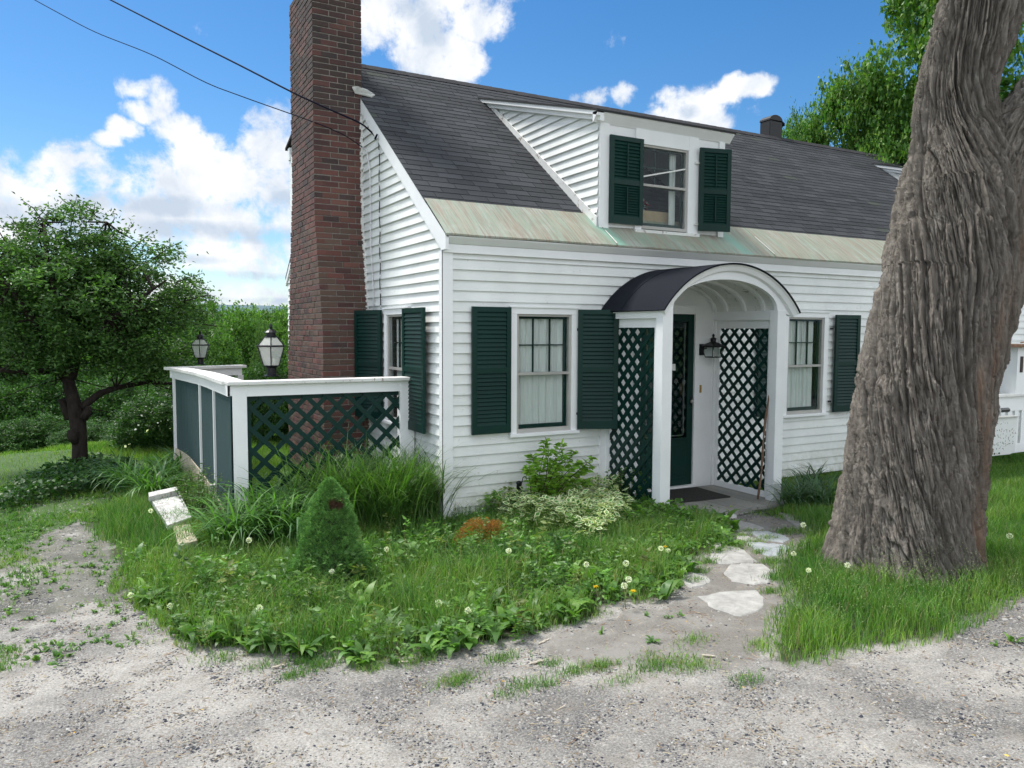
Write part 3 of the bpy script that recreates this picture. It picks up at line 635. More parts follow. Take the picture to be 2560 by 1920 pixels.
# copper strip along the eave, panels with standing laps
seam=[RX-.008]+[pl(1,.0,1280,520)[0]*0+v for v in (1.86,4.22,6.6,9.0,11.4)]+[HL]
mb=MB()
rc=random.Random(3)
for a,b in zip(seam[:-1],seam[1:]):
    nxs=int((b-a)/.08); lift=.010
    for i in range(nxs):
        for j in range(6):
            xa=a+(b-a)*i/nxs;xb=a+(b-a)*(i+1)/nxs-(.003 if i==nxs-1 else 0);ya=-.128+.52*j/6;yb=-.128+.52*(j+1)/6
            def pp_(x,y):
                u=.004+.006*vnoise(x*2.1,y*3,4)+.0035*vnoise(x*7,y*9,6); sag=-.010*vnoise(x*.9,3.3,8)-(.0 if y>-.1 else .004)
                return rp(x,y+(.012*(fbm(x*1.3,.3,3,9)-.5) if y<-.1 or y>.38 else 0),lift+u)+np.array([0,0,sag*max(0,(.1-y)/.2)])
            def gw(x,y):
                g=0.
                for cx in (1.80,3.66,10.2): g=max(g,.8*math.exp(-((x-cx-.25*(.16-y)-.04)/.10)**2)*(1 if y<.25 else max(0,1-(y-.25)/.12)))
                if 1.9<x<3.7 and y<.05: g=max(g,.28*vnoise(x*9,y*4,2)**2)
                return g
            A=[pp_(xa,ya),pp_(xb,ya),pp_(xb,yb),pp_(xa,yb)]
            b0=len(mb.v); mb.v+=[tuple(p) for p in A]; mb.f.append((b0,b0+1,b0+2,b0+3))
            mb.c+=[(gw(xa,ya),)*3,(gw(xb,ya),)*3,(gw(xb,yb),)*3,(gw(xa,yb),)*3]
            if j==0: mb.add([A[0],A[1],A[1]+np.array([0,.004,-.018]),A[0]+np.array([0,.004,-.018])],[(3,2,1,0)],(0,0,0))
    mb.beam(rp(b,-.125,.018),rp(b,.385,.018),.010,.008,(0,-.6,.8),(.0,.0,.0))
cop=mb.build('copper_flashing',M['copper'],house)
for b,tt in ((1.86,((.1,-.11),)),(4.22,((.22,-.1),))):
    for t0,t1 in tt:
        mb=MB(); mb.beam(rp(b+.002,t0,.024),rp(b+.004,t1,.024),.010,.003,(0,-.6,.8)); mb.build('seam_sealant',M['paper'],cop)
# vent on the ridge
mb=MB(); a=pl(1,3.6,1650,298);b=pl(1,3.6,1681,298); vx0,vx1=a[0],b[0]; cx=(vx0+vx1)/2; R_=(vx1-vx0)/2*.85; zt=pl(1,3.6,1665,262)[2]
mb.box(vx0+.02,vx1-.03,3.48,3.72,RZ-.3,zt-.02)
arc=[(vx0+.02,zt-.02)]+[(cx-.01+ (R_+.01)*math.cos(t),zt-.02+(R_*.7)*math.sin(t)) for t in np.linspace(math.pi,.0,10)]+[(vx1+.03,zt-.03),(vx1+.03,zt-.09),(vx1-.03,zt-.02)]
mb.prism([(x,3.47,z) for x,z in arc],(0,.26,0)); mb.build('roof_vent',M['black'],house,bevel=.01)
# rear dormer, seen past the chimney
p=pl(1,6.1,619,320)
mb=MB(); mb.box(p[0]+.02,3,5.0,6.0,3.,p[2]-.14); mb.box(p[0]+.0,3,5.9,6.02,p[2]-.22,p[2]-.03); 
mb.build('rear_dormer',M['trim'],house); mb=MB(); mb.prism([(p[0]-.02,6.12,p[2]-.04),(p[0]-.02,6.12,p[2]),(p[0]-.02,4.2,p[2]+.62),(p[0]-.02,4.2,p[2]+.55)],(3,0,0),(.05,.05,.05)); mb.build('rear_dormer_roof',M['shingle'],house)

# ------------------------------------------------------------------ chimney (each brick modelled)
def cy0(z): return 2.195 if z<1.7 else (2.195+.215*min(1,(z-1.7)/1.35) if z<3.05 else 2.41)
def cy1(z): return 4.05-(.50*min(1,max(0,(z-1.2)/2.2)))-(.06 if z>5.86 else 0)
def cx0(z): return -.672-.022*min(1,max(0,(z-1.6)/1.4))+(.05 if z>5.86 else 0)
CX1=-.10; mb=MB(); z=-.35; k=0; rb=random.Random(9); HC=.0685
def bc(z):
    t=rb.random(); s_=rb.uniform(.7,1.25)
    base=[(.20,.060,.045),(.165,.055,.045),(.24,.085,.060),(.13,.05,.045),(.19,.075,.055)][rb.randrange(5)]
    if z<2.9 and rb.random()<.5: base=(.165,.095,.065)
    if z>4.3 and rb.random()<.5: base=(.10,.055,.045)
    if rb.random()<.10: base=(.08,.05,.05)
    g_=sum(base)/3; return tuple((c*.82+g_*.18)*s_*.68 for c in base)
while z<6.9:
    y0,y1,x0=cy0(z),cy1(z),cx0(z); odd=k%2; zt=z+HC-.010
    x=x0+(0 if not odd else .10); first=True
    lens=[.20]*9
    if not odd: xs_=[x0,x0+.195]
    cur=x0 if not odd else x0+.098
    while cur<CX1-.012:
        ln=.205; e=min(cur+ln-.010,CX1)
        j=rb.uniform(-.003,.003); mb.box(cur,e,y0+j,y0+.1,z+rb.uniform(0,.002),zt+rb.uniform(-.002,.001),bc(z)); cur+=ln
    cur=y0+.098 if not odd else y0
    while cur<y1-.02:
        ln=.205; e=min(cur+ln-.010,y1)
        j=rb.uniform(-.003,.003); mb.box(x0+j,x0+.1,cur,e,z+rb.uniform(0,.002),zt+rb.uniform(-.002,.001),bc(z)); cur+=ln
    cur=x0+.1
    while cur<CX1-.012:
        e=min(cur+.195,CX1); mb.box(cur,e,y1-.1,y1,z,zt,bc(z)); cur+=.205
    cur=y0+.1
    if z>2.3:
        while cur<y1-.1:
            e=min(cur+.195,y1-.1); mb.box(CX1-.1,CX1,cur,e,z,zt,bc(z)); cur+=.205
    z+=HC; k+=1
ch=mb.build('chimney',M['brick'],house,bevel=.0035)
mb=MB()
zz=list(np.arange(-.35,6.95,.1))
for a,b in zip(zz[:-1],zz[1:]):
    P=[(x,y,zz_) for zz_ in (a,b) for x,y in ((cx0(zz_)+.008,cy0(zz_)+.008),(CX1-.006,cy0(zz_)+.008),(CX1-.006,cy1(zz_)-.008),(cx0(zz_)+.008,cy1(zz_)-.008))]
    mb.add(P,[(0,1,5,4),(1,2,6,5),(2,3,7,6),(3,0,4,7)]+([(4,5,6,7)] if b>6.8 else []))
mb.build('mortar',M['mortar'],ch)
mb=MB(); rb2=random.Random(4)   # crumbly caulk where the brick meets the siding
for z in np.arange(.2,4.35,.022):
    y=cy0(z); q=rb2.uniform(.006,.020); mb.box(GX-.030-rb2.uniform(0,.02),GX-.008,y-q,y+.01,z,z+.020)
mb.build('caulk',M['oldtrim'],ch)

# ------------------------------------------------------------------ window / shutter builders
def shutter(parent,fr,W,H,z0,nl=(13,13),th=.032,broken=(),mid=.5,rod=False):
    mb=MB(fr); st=.05
    mb.box(0,st,0,th,z0,z0+H); mb.box(W-st,W,0,th,z0,z0+H)
    zm=z0+H*mid; rails=[(z0,z0+.085),(zm-.028,zm+.028),(z0+H-.05,z0+H)]
    for a,b in rails: mb.box(st,W-st,.002,th-.002,a,b)
    for (a,b),n in (((rails[0][1],rails[1][0]),nl[0]),((rails[1][1],rails[2][0]),nl[1])):
        for i in range(n):
            if i in broken: continue
            zc=a+(b-a)*(i+.5)/n; hh=(b-a)/n*.62; j=r2.uniform(-.003,.003)
            P=[(u,w_,z) for u in (st,W-st) for w_,z in ((.004,zc+hh+j),(.008,zc+hh+j+.003),(th-.004,zc-hh+.004),(th-.008,zc-hh))]
            A=[mb.fr(*q) for q in P]; mb.add(A,[(0,1,2,3),(7,6,5,4),(1,5,6,2),(0,3,7,4),(0,4,5,1),(3,2,6,7)])
        if rod: mb.box(W/2-.006,W/2+.006,th-.002,th+.010,a+.03,b-.02)
    return mb.build('shutter',M['green'],parent)
def curtain(parent,fr,u0,u1,z0,z1,w=-.09,amp=.012,fold=55,seed=1,slant=0):
    nu=max(8,int((u1-u0)*110)); nz=8; V=[]
    for j in range(nz+1):
        for i in range(nu+1):
            u=u0+(u1-u0)*i/nu; z=z0+(z1-z0)*j/nz; a=amp*(math.sin(u*fold+seed+2*vnoise(u*9,z*2,seed))+.5*math.sin(u*fold*2.3+seed*2)); 
            if slant: u=u+slant*(z1-z)**2*(i/nu)
            V.append(fr(u,w+a,z))
    F=[(j*(nu+1)+i,j*(nu+1)+i+1,(j+1)*(nu+1)+i+1,(j+1)*(nu+1)+i) for j in range(nz) for i in range(nu)]
    me=bpy.data.meshes.new('curtain'); me.from_pydata([tuple(v) for v in V],[],F); me.polygons.foreach_set("use_smooth",np.ones(len(F),dtype=bool)); me.update(); return link('curtain',me,M['curtain'],parent)
def window(parent,fr,u0,u1,z0,z1,cas=.075,lites=(3,2),cur=((.0,.5),(.5,1.)),rail=.5,name='window',hood=True,casing=True,cw=-.068):
    """u0..u1,z0..z1: outer edge of the casing"""
    mb=MB(fr)
    if casing:
        mb.box(u0,u0+cas,0,.032,z0,z1-.02); mb.box(u1-cas,u1,0,.032,z0,z1-.02); mb.box(u0,u1,0,.034,z1-.075,z1-.012)
        if hood: mb.box(u0-.012,u1+.012,0,.05,z1-.012,z1+.006)
        mb.box(u0-.012,u1+.012,0,.062,z0-.03,z0+.002)
    wn=mb.build(name,M['trim'],parent,bevel=.002)
    a,b,c,d=u0+cas,u1-cas,z0+.002,z1-.075
    sub=wn
    mb=MB(fr)  # storm frame
    t=.028; mb.box(a,a+t,-.03,.016,c,d); mb.box(b-t,b,-.03,.016,c,d); mb.box(a+t,b-t,-.03,.014,d-t*.8,d); mb.box(a+t,b-t,-.03,.014,c,c+t*1.5)
    zr=c+(d-c)*rail; mb.box(a+t,b-t,-.02,.012,zr-.014,zr+.014); mb.build('storm_frame',M['storm'],sub)
    mb=MB(fr); a2,b2,c2,d2=a+t,b-t,c+t*1.5,d-t*.8; g=.03
    mb.box(a2,a2+g*.6,-.06,-.035,c2,d2); mb.box(b2-g,b2,-.06,-.035,c2,d2); mb.box(a2+g*.6,b2-g,-.06,-.035,d2-g*.8,d2); mb.box(a2+g*.6,b2-g,-.06,-.035,c2,c2+g*1.3)
    mb.box(a2+.018,b2-g,-.055,-.037,zr-.016,zr+.012)
    for i in range(1,lites[0]): u=a2+(b2-a2)*i/lites[0]; mb.box(u-.0065,u+.0065,-.056,-.038,zr+.012,d2-g*.8)
    for i in range(1,lites[1]): z=zr+(d2-zr)*i/lites[1]; mb.box(a2+.018,b2-g,-.0555,-.0385,z-.006,z+.006)
    mb.build('sash',M['green'],sub)
    mb=MB(fr); mb.box(a2,b2,-.012,-.009,c2,zr-.014); mb.box(a2,b2,-.004,-.001,zr+.014,d2); mb.build('pane',M['glass'],sub)
    for i,(p,q) in enumerate(cur): curtain(sub,fr,a2+(b2-a2)*p,a2+(b2-a2)*q,c2,d2,cw,.010,60,i*2+1+u0)
    return wn
w1=window(house,FF,.631,1.443,.655,1.95,cur=((.0,.33),(.345,.95)))
shutter(w1,Fr((.192,-.034,0),(1,0,0),(0,-1,0)),.43,1.262,.678)
a=rad(24)
shutter(w1,Fr((1.436,-.040,0),(math.cos(a),-math.sin(a),0),(-math.sin(a),-math.cos(a),0)),.43,1.262,.668)
w2=window(house,FF,4.53,5.34,.655,1.965,cur=((.0,.5),(.53,.9)))
shutter(w2,Fr((4.06,-.034,0),(1,0,0),(0,-1,0)),.43,1.27,.665)
shutter(w2,Fr((5.435,-.05,0),(math.cos(.1),-math.sin(.1),0),(-math.sin(.1),-math.cos(.1),0)),.42,1.27,.66)
for u,z,ww in ((5.39,1.75,w2),(5.39,.80,w2),(1.449,1.72,w1),(1.449,.83,w1)):
    mb=MB(FF); mb.box(u-.02,u+.02,.03,.05,z-.012,z+.012); mb.build('hinge',M['black'],ww)
w3=window(house,GF,.85,1.63,.675,1.955,cur=((.1,.9),))
shutter(w3,Fr((-.155,.29,0),(0,1,0),(-1,0,0)),.58,1.262,.672)
a=rad(18); shutter(w3,Fr((-.115,1.70,0),(-math.sin(a),math.cos(a),0),(-math.cos(a),-math.sin(a),0)),.50,1.27,.67)

# ------------------------------------------------------------------ dormers
YD=.16
def z3(x,y): return ((1150+x*.36166)/DS,(200+y*.36166)/DS)
def dx(x,y=600): return pl(1,YD,*z3(x,y))
DXL=dx(960,700)[0]; DXR=dx(1812,900)[0]; DTOP=dx(990,300)[2]; DB=2.80
def dormer(ox,full=True):
    fr=Fr((ox,YD,0),(1,0,0),(0,-1,0)); x0=DXL; x1=DXR
    ztop=DTOP; ytip=2.93; ztip=roofz(ytip); sl=(ztip-(ztop+.10))/(ytip-YD)
    tz=lambda y:ztop+.10+sl*(y-YD)      # top of dormer roof
    # front face boards (this mesh is the dormer body)
    mb=MB(fr); oL,oR=dx(1250,700)[0]-.012,dx(1563,750)[0]+.02; oT=dx(1400,430)[2]+.02; oB=dx(1400,1055)[2]
    mb.box(x0,oL,-.02,0,DB-.1,ztop); mb.box(oR,x1,-.02,0,DB-.1,ztop); mb.box(oL,oR,-.02,0,oT-.03,ztop); mb.box(oL,oR,-.02,0,DB-.1,oB)
    body=mb.build('dormer',M['trim'],house)
    e=dx(1022,700)[0]
    mb=MB(fr); mb.box(x0-.004,e,0,.022,roofz(YD)-.03,ztop); mb.build('corner_board',M['trim'],body)
    mb=MB(fr); mb.box(dx(1780,800)[0],x1+.004,0,.022,roofz(YD)-.03,ztop)
    mb.build('corner_board',M['trim'],body)
    mb=MB(fr); mb.uprism([(0,ztop-.002),(.012,ztop-.002),(.02,ztop+.01),(.085,ztop+.085),(.085,ztop+.10),(0,ztop+.10)],x0-.09,x1+.09); mb.build('crown_moulding',M['trim'],body)
    cf=Fr((ox+x0,0,0),(0,1,0),(-1,0,0)); mb=MB(cf)
    def span(a,b):
        def lo(z): return max(YD+.0,YD+(z-ztop-.06)/sl)
        def hi(z): return yroof(z)
        if hi(b)-lo(b)<.02 and hi(a)-lo(a)<.02: return None
        return (lo(a),hi(a)+.02,min(lo(b),hi(b)),hi(b)+.02)
    clap(mb,DB,ztip-.05,span,(),.098); mb.poly([(YD,-.006,DB-.1),(YD,-.006,ztop+.08),(ytip,-.006,ztip-.01),(ytip,-.006,ztip-.2)]); mb.build('cheek_siding',M['siding'],body)
    cf2=Fr((ox+x1,0,0),(0,1,0),(1,0,0)); mb=MB(cf2); clap(mb,DB,ztip-.05,span,(),.098); mb.build('cheek_siding',M['siding'],body)
    mb=MB(cf); gprism([(YD-.0,roofz(YD)),(ytip,ztip),(ytip-.10,ztip-.01),(YD+.0,roofz(YD)+.125)],.014,.032,mb); mb.build('rake_board',M['oldtrim'],body)
    mb=MB(cf); gprism([(YD-.085,ztop),(YD-.085,ztop+.098),(ytip,ztip-.002),(ytip-.25,tz(ytip-.25)-.10)],.0,.05,mb); gprism([(YD-.085,ztop+.055),(YD-.085,ztop+.098),(ytip,ztip-.001),(ytip-.12,tz(ytip-.12)-.045)],.05,.09,mb); mb.build('eave_fascia',M['trim'],body)
    mb=MB(); 
    P=[(ox+x0-.10,YD-.10,ztop+.10-.006),(ox+x1+.10,YD-.10,ztop+.10-.006),(ox+x1+.10,ytip+.2,tz(ytip)+.05),(ox+x0-.10,ytip+.06,tz(ytip)+.014)]
    mb.add(P+[(a_,b_,c_+.022) for a_,b_,c_ in P],[(0,3,2,1),(4,5,6,7),(0,1,5,4),(3,0,4,7),(1,2,6,5)],(.05,.052,.055)); mb.build('dormer_roof',M['shingle'],body)
    if not full: return body
    # window in it
    cl,cr=dx(1205,600)[0],dx(1635,700)[0]; zt=dx(1400,410)[2]; zb=dx(1400,1050)[2]
    a0,a1=dx(1248,700)[0],dx(1568,750)[0]; s0,s1=dx(1400,1040)[2],dx(1400,465)[2]
    mb=MB(fr); mb.box(cl,a0,0,.028,zb,ztop-.002); mb.box(a1,cr,0,.028,zb,ztop-.002); mb.box(a0,a1,0,.026,s1,ztop-.003); mb.build('window_casing',M['trim'],body)
    mb=MB(fr); mb.box(cl-.015,cr+.01,0,.06,zb-.035,zb); mb.build('sill',M['oldtrim'],body)
    mb=MB(fr); t=.028; zr=dx(1400,740)[2]
    for b in ((a0,a0+t,s0,s1),(a1-t,a1,s0,s1),(a0+t,a1-t,s1-.025,s1),(a0+t,a1-t,s0,s0+.035),(a0+t,a1-t,zr-.013,zr+.013)): mb.box(b[0],b[1],-.03,.012,b[2],b[3])
    mb.build('storm_frame',M['storm'],body)
    mb=MB(fr); a2,b2=a0+t,a1-t; g=.028; c2,d2=s0+.035,s1-.025
    for b in ((a2,a2+.012,c2,d2),(b2-g,b2,c2,d2),(a2+.012,b2-g,d2-.02,d2),(a2+.012,b2-g,c2,c2+.04),(a2+.012,b2-g,zr-.02,zr+.01)): mb.box(b[0],b[1],-.06,-.04,b[2],b[3])
    for i in (1,2): u=a2+(b2-a2)*i/3; mb.box(u-.006,u+.006,-.056,-.042,zr+.01,d2-.02)
    z=zr+(d2-zr)*.5; mb.box(a2+.012,b2-g,-.0555,-.0425,z-.006,z+.006); mb.build('sash',M['green'],body)
    mb=MB(fr); q0=(a2+.0,zr+.09);q1=(b2,zr+.235)
    mb.add([fr(q0[0],.002,q0[1]-.008),fr(q1[0],.002,q1[1]-.008),fr(q1[0],.002,q1[1]+.008),fr(q0[0],.002,q0[1]+.008),fr(q0[0],-.01,q0[1]-.008),fr(q1[0],-.01,q1[1]-.008),fr(q1[0],-.01,q1[1]+.008),fr(q0[0],-.01,q0[1]+.008)],[(0,1,2,3),(4,7,6,5),(0,4,5,1),(3,2,6,7)]); mb.build('slipped_storm_rail',M['paper'],body); mb=MB(fr); mb.box(a2,b2,-.002,.004,c2-.012,c2); mb.build('bottom_rail',M['paper'],body)
    mb=MB(fr); mb.box(a2,b2,-.014,-.011,c2,d2); mb.build('pane',M['glass'],body)
    curtain(body,fr,b2-.15,b2-.05,c2,d2,-.10,.012,70,3)
    for (p,q,rr_,br) in (((1022,383),(1240,1010),0,()),((1638,475),(1803,1062),rad(14),(12,))):
        A=dx(*p);B_=dx(q[0],q[1]); W=(B_[0]-A[0]); hz=A[2]-B_[2]
        f2=Fr((ox+A[0],YD-.032 if rr_==0 else YD-.045,0),(math.cos(rr_),-math.sin(rr_),0),(-math.sin(rr_),-math.cos(rr_),0))
        shutter(body,f2,W,hz,B_[2],(12,11),.03,br,.48,True)
    for z in (s0+.1,s1-.13):
        mb=MB(fr); mb.box(cr-.06,cr+.02,.028,.05,z-.012,z+.012); mb.build('hinge',M['oldtrim'],body)
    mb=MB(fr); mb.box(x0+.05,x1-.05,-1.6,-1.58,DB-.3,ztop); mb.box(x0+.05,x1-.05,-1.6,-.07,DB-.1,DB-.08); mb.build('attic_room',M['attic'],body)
    return body
dormer(0.); dormer(8.36,False)
# a box on the attic sill
t=empty('storage_box',(2.35,.36,2.9),'open cardboard box of red and white cloth behind the dormer window','box')
mb=MB(); A=dx(1262,1000);B_=dx(1490,895)
mb.box(A[0]-2.35+.02,B_[0]-2.35+.06,-.02,.2,A[2]-2.9+.03,B_[2]-2.9-.01); mb.build('carton',M['card'],t)
rr=np.random.default_rng(3); P=np.column_stack([rr.uniform(.0,.34,220),rr.uniform(.0,.2,220),B_[2]-2.9+rr.uniform(0,.12,220)])
me=npmesh('cloth',*leaves(P,.06,.8,np.array([(.30,.03,.02),(.25,.02,.02),(.06,.08,.04),(.5,.5,.5)]),rr)); link('cloth',me,M['attr_matte'],t)

# ------------------------------------------------------------------ entry porch
PX0,PX1,PY,SZ=1.78,3.465,-1.0,1.905; PC=(PX0+PX1)/2+.055; PC=2.673
mb=MB(); x=PX0-.01; rd=random.Random(2)
while x<PX1+.03:
    e=min(x+.135,PX1+.035); t=rd.uniform(.85,1.08); mb.box(x,e-.006,-1.125+rd.uniform(-.01,.008),-.02,-.15,-.12+rd.uniform(-.002,.002),(t,t,t*.98)); x+=.135
porch=mb.build('porch',M['deck'],house)
mb=MB(); mb.box(PX0,PX1+.02,-1.09,-1.05,-.24,-.152); mb.box(2.15,2.62,-1.19,-1.09,-.23,-.152); mb.box(PX0+.02,PX1-.02,-1.05,-.02,-.24,-.16); mb.build('skirt_board',M['oldtrim'],porch)
for x0 in (PX0,PX1-.125):
    mb=MB(); mb.box(x0,x0+.125,PY,PY+.11,-.26 if x0==PX0 else -.13,1.935); mb.box(x0-.006,x0+.131,PY-.006,PY+.116,1.70,1.712) if False else None
    mb.build('porch_post',M['trim'],porch,bevel=.004)
# outer circle arc and inner ellipse
def outer(t,dr=0.): # t -1..1
    R_=1.14+dr; h=math.asin(.93/1.14); a=t*h; zc=2.384-1.14; return PC-.0+R_*math.sin(a), zc+R_*math.cos(a)
def inner(t,k=0.): 
    a=t*math.pi/2; return (PX0+PX1)/2+ (.715+k)*math.sin(a), 1.93+(.303+k)*math.cos(a)
ts=np.linspace(-1,1,41)
mb=MB()
for a,b in zip(ts[:-1],ts[1:]):
    q=[outer(a,-.055),outer(b,-.055),inner(b),inner(a)]
    mb.prism([(x,PY+.05,z) for x,z in q],(0,-.045,0))
mb.build('arch_board',M['trim'],porch)
mb=MB()
prof=[(-.075,.0),(-.062,.028),(-.02,.045),(-.004,.062),(-.004,.0)]
for a,b in zip(ts[:-1],ts[1:]):
    for (r0,w0),(r1,w1) in zip(prof,prof[1:]+prof[:1]):
        A=[(*outer(a,r0),w0),(*outer(b,r0),w0),(*outer(b,r1),w1),(*outer(a,r1),w1)]
        mb.add([(x,PY+.004-w_,z) for x,z,w_ in A],[(0,1,2,3)])
for a in (-1,1):
    mb.add([(outer(a,r0)[0],PY+.004-w0,outer(a,r0)[1]) for r0,w0 in prof],[(0,1,2,3,4)])
mb.build('arch_moulding',M['trim'],porch)
mb=MB()
for a,b in zip(ts[:-1],ts[1:]):
    q=[outer(a,.0),outer(b,.0),outer(b,.014),outer(a,.014)]; mb.prism([(x,PY-.068,z) for x,z in q],(0,1.068-.014,0))
for a,b in zip(ts[:-1],ts[1:]): # lap of the roofing
    q=[outer(a,.0141),outer(b,.0141),outer(b,.018),outer(a,.018)]; mb.prism([(x,-.38,z) for x,z in q],(0,.36,0))
mb.build('porch_roof',M['felt'],porch)
mb=MB()
for a,b in zip(ts[:-1],ts[1:]):
    q=[inner(a,.04),inner(b,.04),inner(b,.06),inner(a,.06)]; mb.prism([(x,PY+.05,z) for x,z in q],(0,.945,0))
mb.build('vault_ceiling',M['oldtrim'],porch)
for yy in (-.8,-.52,-.24,-.05):
    mb=MB()
    for a,b in zip(ts[:-1],ts[1:]):
        q=[inner(a,.012),inner(b,.012),inner(b,.0395),inner(a,.0395)]; mb.prism([(x,yy,z) for x,z in q],(0,.045,0))
    mb.build('ceiling_rib',M['trim'],porch)
for x0 in (PX0+.003,PX1-.1):
    mb=MB(); mb.box(x0,x0+.095,PY+.11,-.002,1.835,1.935)
    if x0<2: mb.box(PX0-.02,PX0+.004,PY+.02,-.002,1.895,1.915)
    mb.build('side_beam',M['trim'],porch)
# wall between the porch sides and up into the vault
mb=MB(FF); backing(mb,1.80,3.42,ZB,1.94,[(2.29,3.07,-.1,1.90)],-.018,.004); mb.box(1.80,3.42,-.018,-.008,1.9405,2.42); mb.build('entry_wall',M['trim'],house)
mb=MB(FF); mb.box(PX0-.04,PX0+.05,.0,.03,-.16,1.9); mb.build('pilaster',M['trim'],porch)
mb=MB(FF); mb.box(3.37,3.46,.004,.035,-.12,1.83); mb.build('pilaster',M['trim'],porch)
mb=MB(FF); mb.box(2.20,2.285,.004,.028,-.11,1.99); mb.box(3.075,3.135,.004,.028,-.11,1.99); mb.box(2.285,3.075,.004,.026,1.905,1.99); mb.box(2.19,3.145,.004,.04,1.99,2.01); mb.box(2.25,3.11,.004,.05,-.12,-.085); mb.build('door_casing',M['trim'],house)
mb=MB(FF); D0,D1,Z0,Z1=2.287,3.073,-.084,1.903
for b in ((D0,D0+.085,Z0,Z1),(D1-.085,D1,Z0,Z1),(D0+.085,D1-.085,1.82,Z1),(D0+.085,D1-.085,Z0,.47)): mb.box(b[0],b[1],-.03,.008,b[2],b[3])
mb.box(D0+.085,D1-.085,.008,.014,.0,.01); mb.box(D0+.07,D1-.07,.008,.016,.455,.475); mb.box(D0+.10,D1-.10,.008,.013,.05,.40)
mb.box(D0+.05,D1-.05,-.11,-.075,Z0,Z1)
door=mb.build('door',M['green'],house,bevel=.003)
mb=MB(FF); mb.box(D0+.085,D1-.085,-.010,-.006,.47,1.82); mb.build('pane',M['glass_dark'],door)
mb=MB(FF); mb.box(D0+.115,D0+.125,-.03,-.012,.50,1.80); mb.box(D1-.125,D1-.115,-.03,-.012,.50,1.80); mb.box(D0+.125,D1-.125,-.03,-.012,.495,.505); mb.build('glass_stop',M['storm'],door)
mb=MB(); hp=pl(1,-.03,(1450+695*.40392)/DS,(650+875*.40392)/DS); hx,hz=3.045,hp[2]
mb.lathe((0,0,0),[(.0,0),(.018,.004),(.022,.02),(.016,.034),(.004,.04)],12); o=mb.build('door_knob',M['storm'],door,True); o.rotation_euler=(rad(90),0,0); o.location=(hx,-.012,hz)
mb=MB(FF); mb.box(hx-.014,hx+.014,.008,.014,hz-.05,hz+.06); mb.build('lock_plate',M['black'],door)
mb=MB(FF); q=pl(1,.07,(1450+628*.40392)/DS,(650+800*.40392)/DS); mb.box(q[0]-.03,q[0]+.03,-.074,-.060,q[2]-.07,q[2]+.07); mb.tube([FF(q[0]-.02,-.055,q[2]-.05),FF(q[0],-.04,q[2]-.06),FF(q[0]+.02,-.055,q[2]-.05)],.006); mb.build('knocker',M['brass'],door)
mb=MB(FF); q=pl(1,-.0,(1450+583*.40392)/DS,(650+665*.40392)/DS); mb.box(q[0]-.06,q[0]+.02,-.005,-.003,q[2]-.035,q[2]+.04); sg=mb.build('notice',M['paper'],door)
mb=MB(FF)
for i in range(4): mb.box(q[0]-.05,q[0]+.012,-.003,-.0025,q[2]+.025-i*.016,q[2]+.028-i*.016)
mb.build('doorbell_plate',M['black'],house) if False else None
mb=MB(FF); mb.box(3.175,3.2,.004,.012,.99,1.08); mb.box(3.182,3.193,.012,.018,1.02,1.045); mb.build('doorbell',M['brass'],house)
# lattice
def lattice(fr,u0,u1,z0,z1,pitch,sw,th=.007,wf=0.,mat=None,name='lattice',parent=None,dirs=(1,-1)):
    mb=MB(fr); W=u1-u0;H=z1-z0; hw=sw/2*math.sqrt(2)
    for dirn,wo in ((dirs[0],wf),(dirs[1],wf-th-.001)):
        k=-H
        while k<W+H:
            # centre line: u = u0+k + dirn*(z-z0) ; clip polygon to rect
            for_pts=[]
            if dirn==1: c=u0+k; line=lambda z,o:c+o+(z-z0)
            else: c=u0+k+0; line=lambda z,o:c+o-(z-z0)+0
            poly=[(line(z0,-hw),z0),(line(z0,hw),z0),(line(z1,hw),z1),(line(z1,-hw),z1)]
            for lim,sgn in ((u0,1),(u1,-1)):
                out=[];n=len(poly)
                for i in range(n):
                    a,b=poly[i],poly[(i+1)%n]; ia=(a[0]-lim)*sgn>=0; ib=(b[0]-lim)*sgn>=0
                    if ia: out.append(a)
                    if ia!=ib:
                        t=(lim-a[0])/(b[0]-a[0]); out.append((lim,a[1]+(b[1]-a[1])*t))
                poly=out
                if not poly: break
            if len(poly)>=3:
                j=r2.uniform(-.0008,.0008)
                mb.prism([fr(u,wo+j,z) for u,z in poly],fr(0,wo-th,0)-fr(0,wo,0))
            k+=pitch
    return mb.build(name,mat or M['green'],parent)
for side,x0 in ((0,PX0+.055),(1,PX1-.055)):
    fr=Fr((x0,0,0),(0,-1,0),(-1,0,0))
    lattice(fr,.05,.865,-.06,1.745,.152,.046 if side==0 else .037,.010,parent=porch)
    mb=MB(fr); f0=.03
    mb.box(f0,f0+.05,-.02,.012,-.12,1.835) ; mb.box(.82,.89,-.02,.010,-.12,1.835); mb.box(f0+.05,.82,-.02,.011,1.742,1.835); mb.box(f0+.05,.82,-.02,.011,-.12,-.055)
    mb.build('lattice_frame',M['trim'],porch)
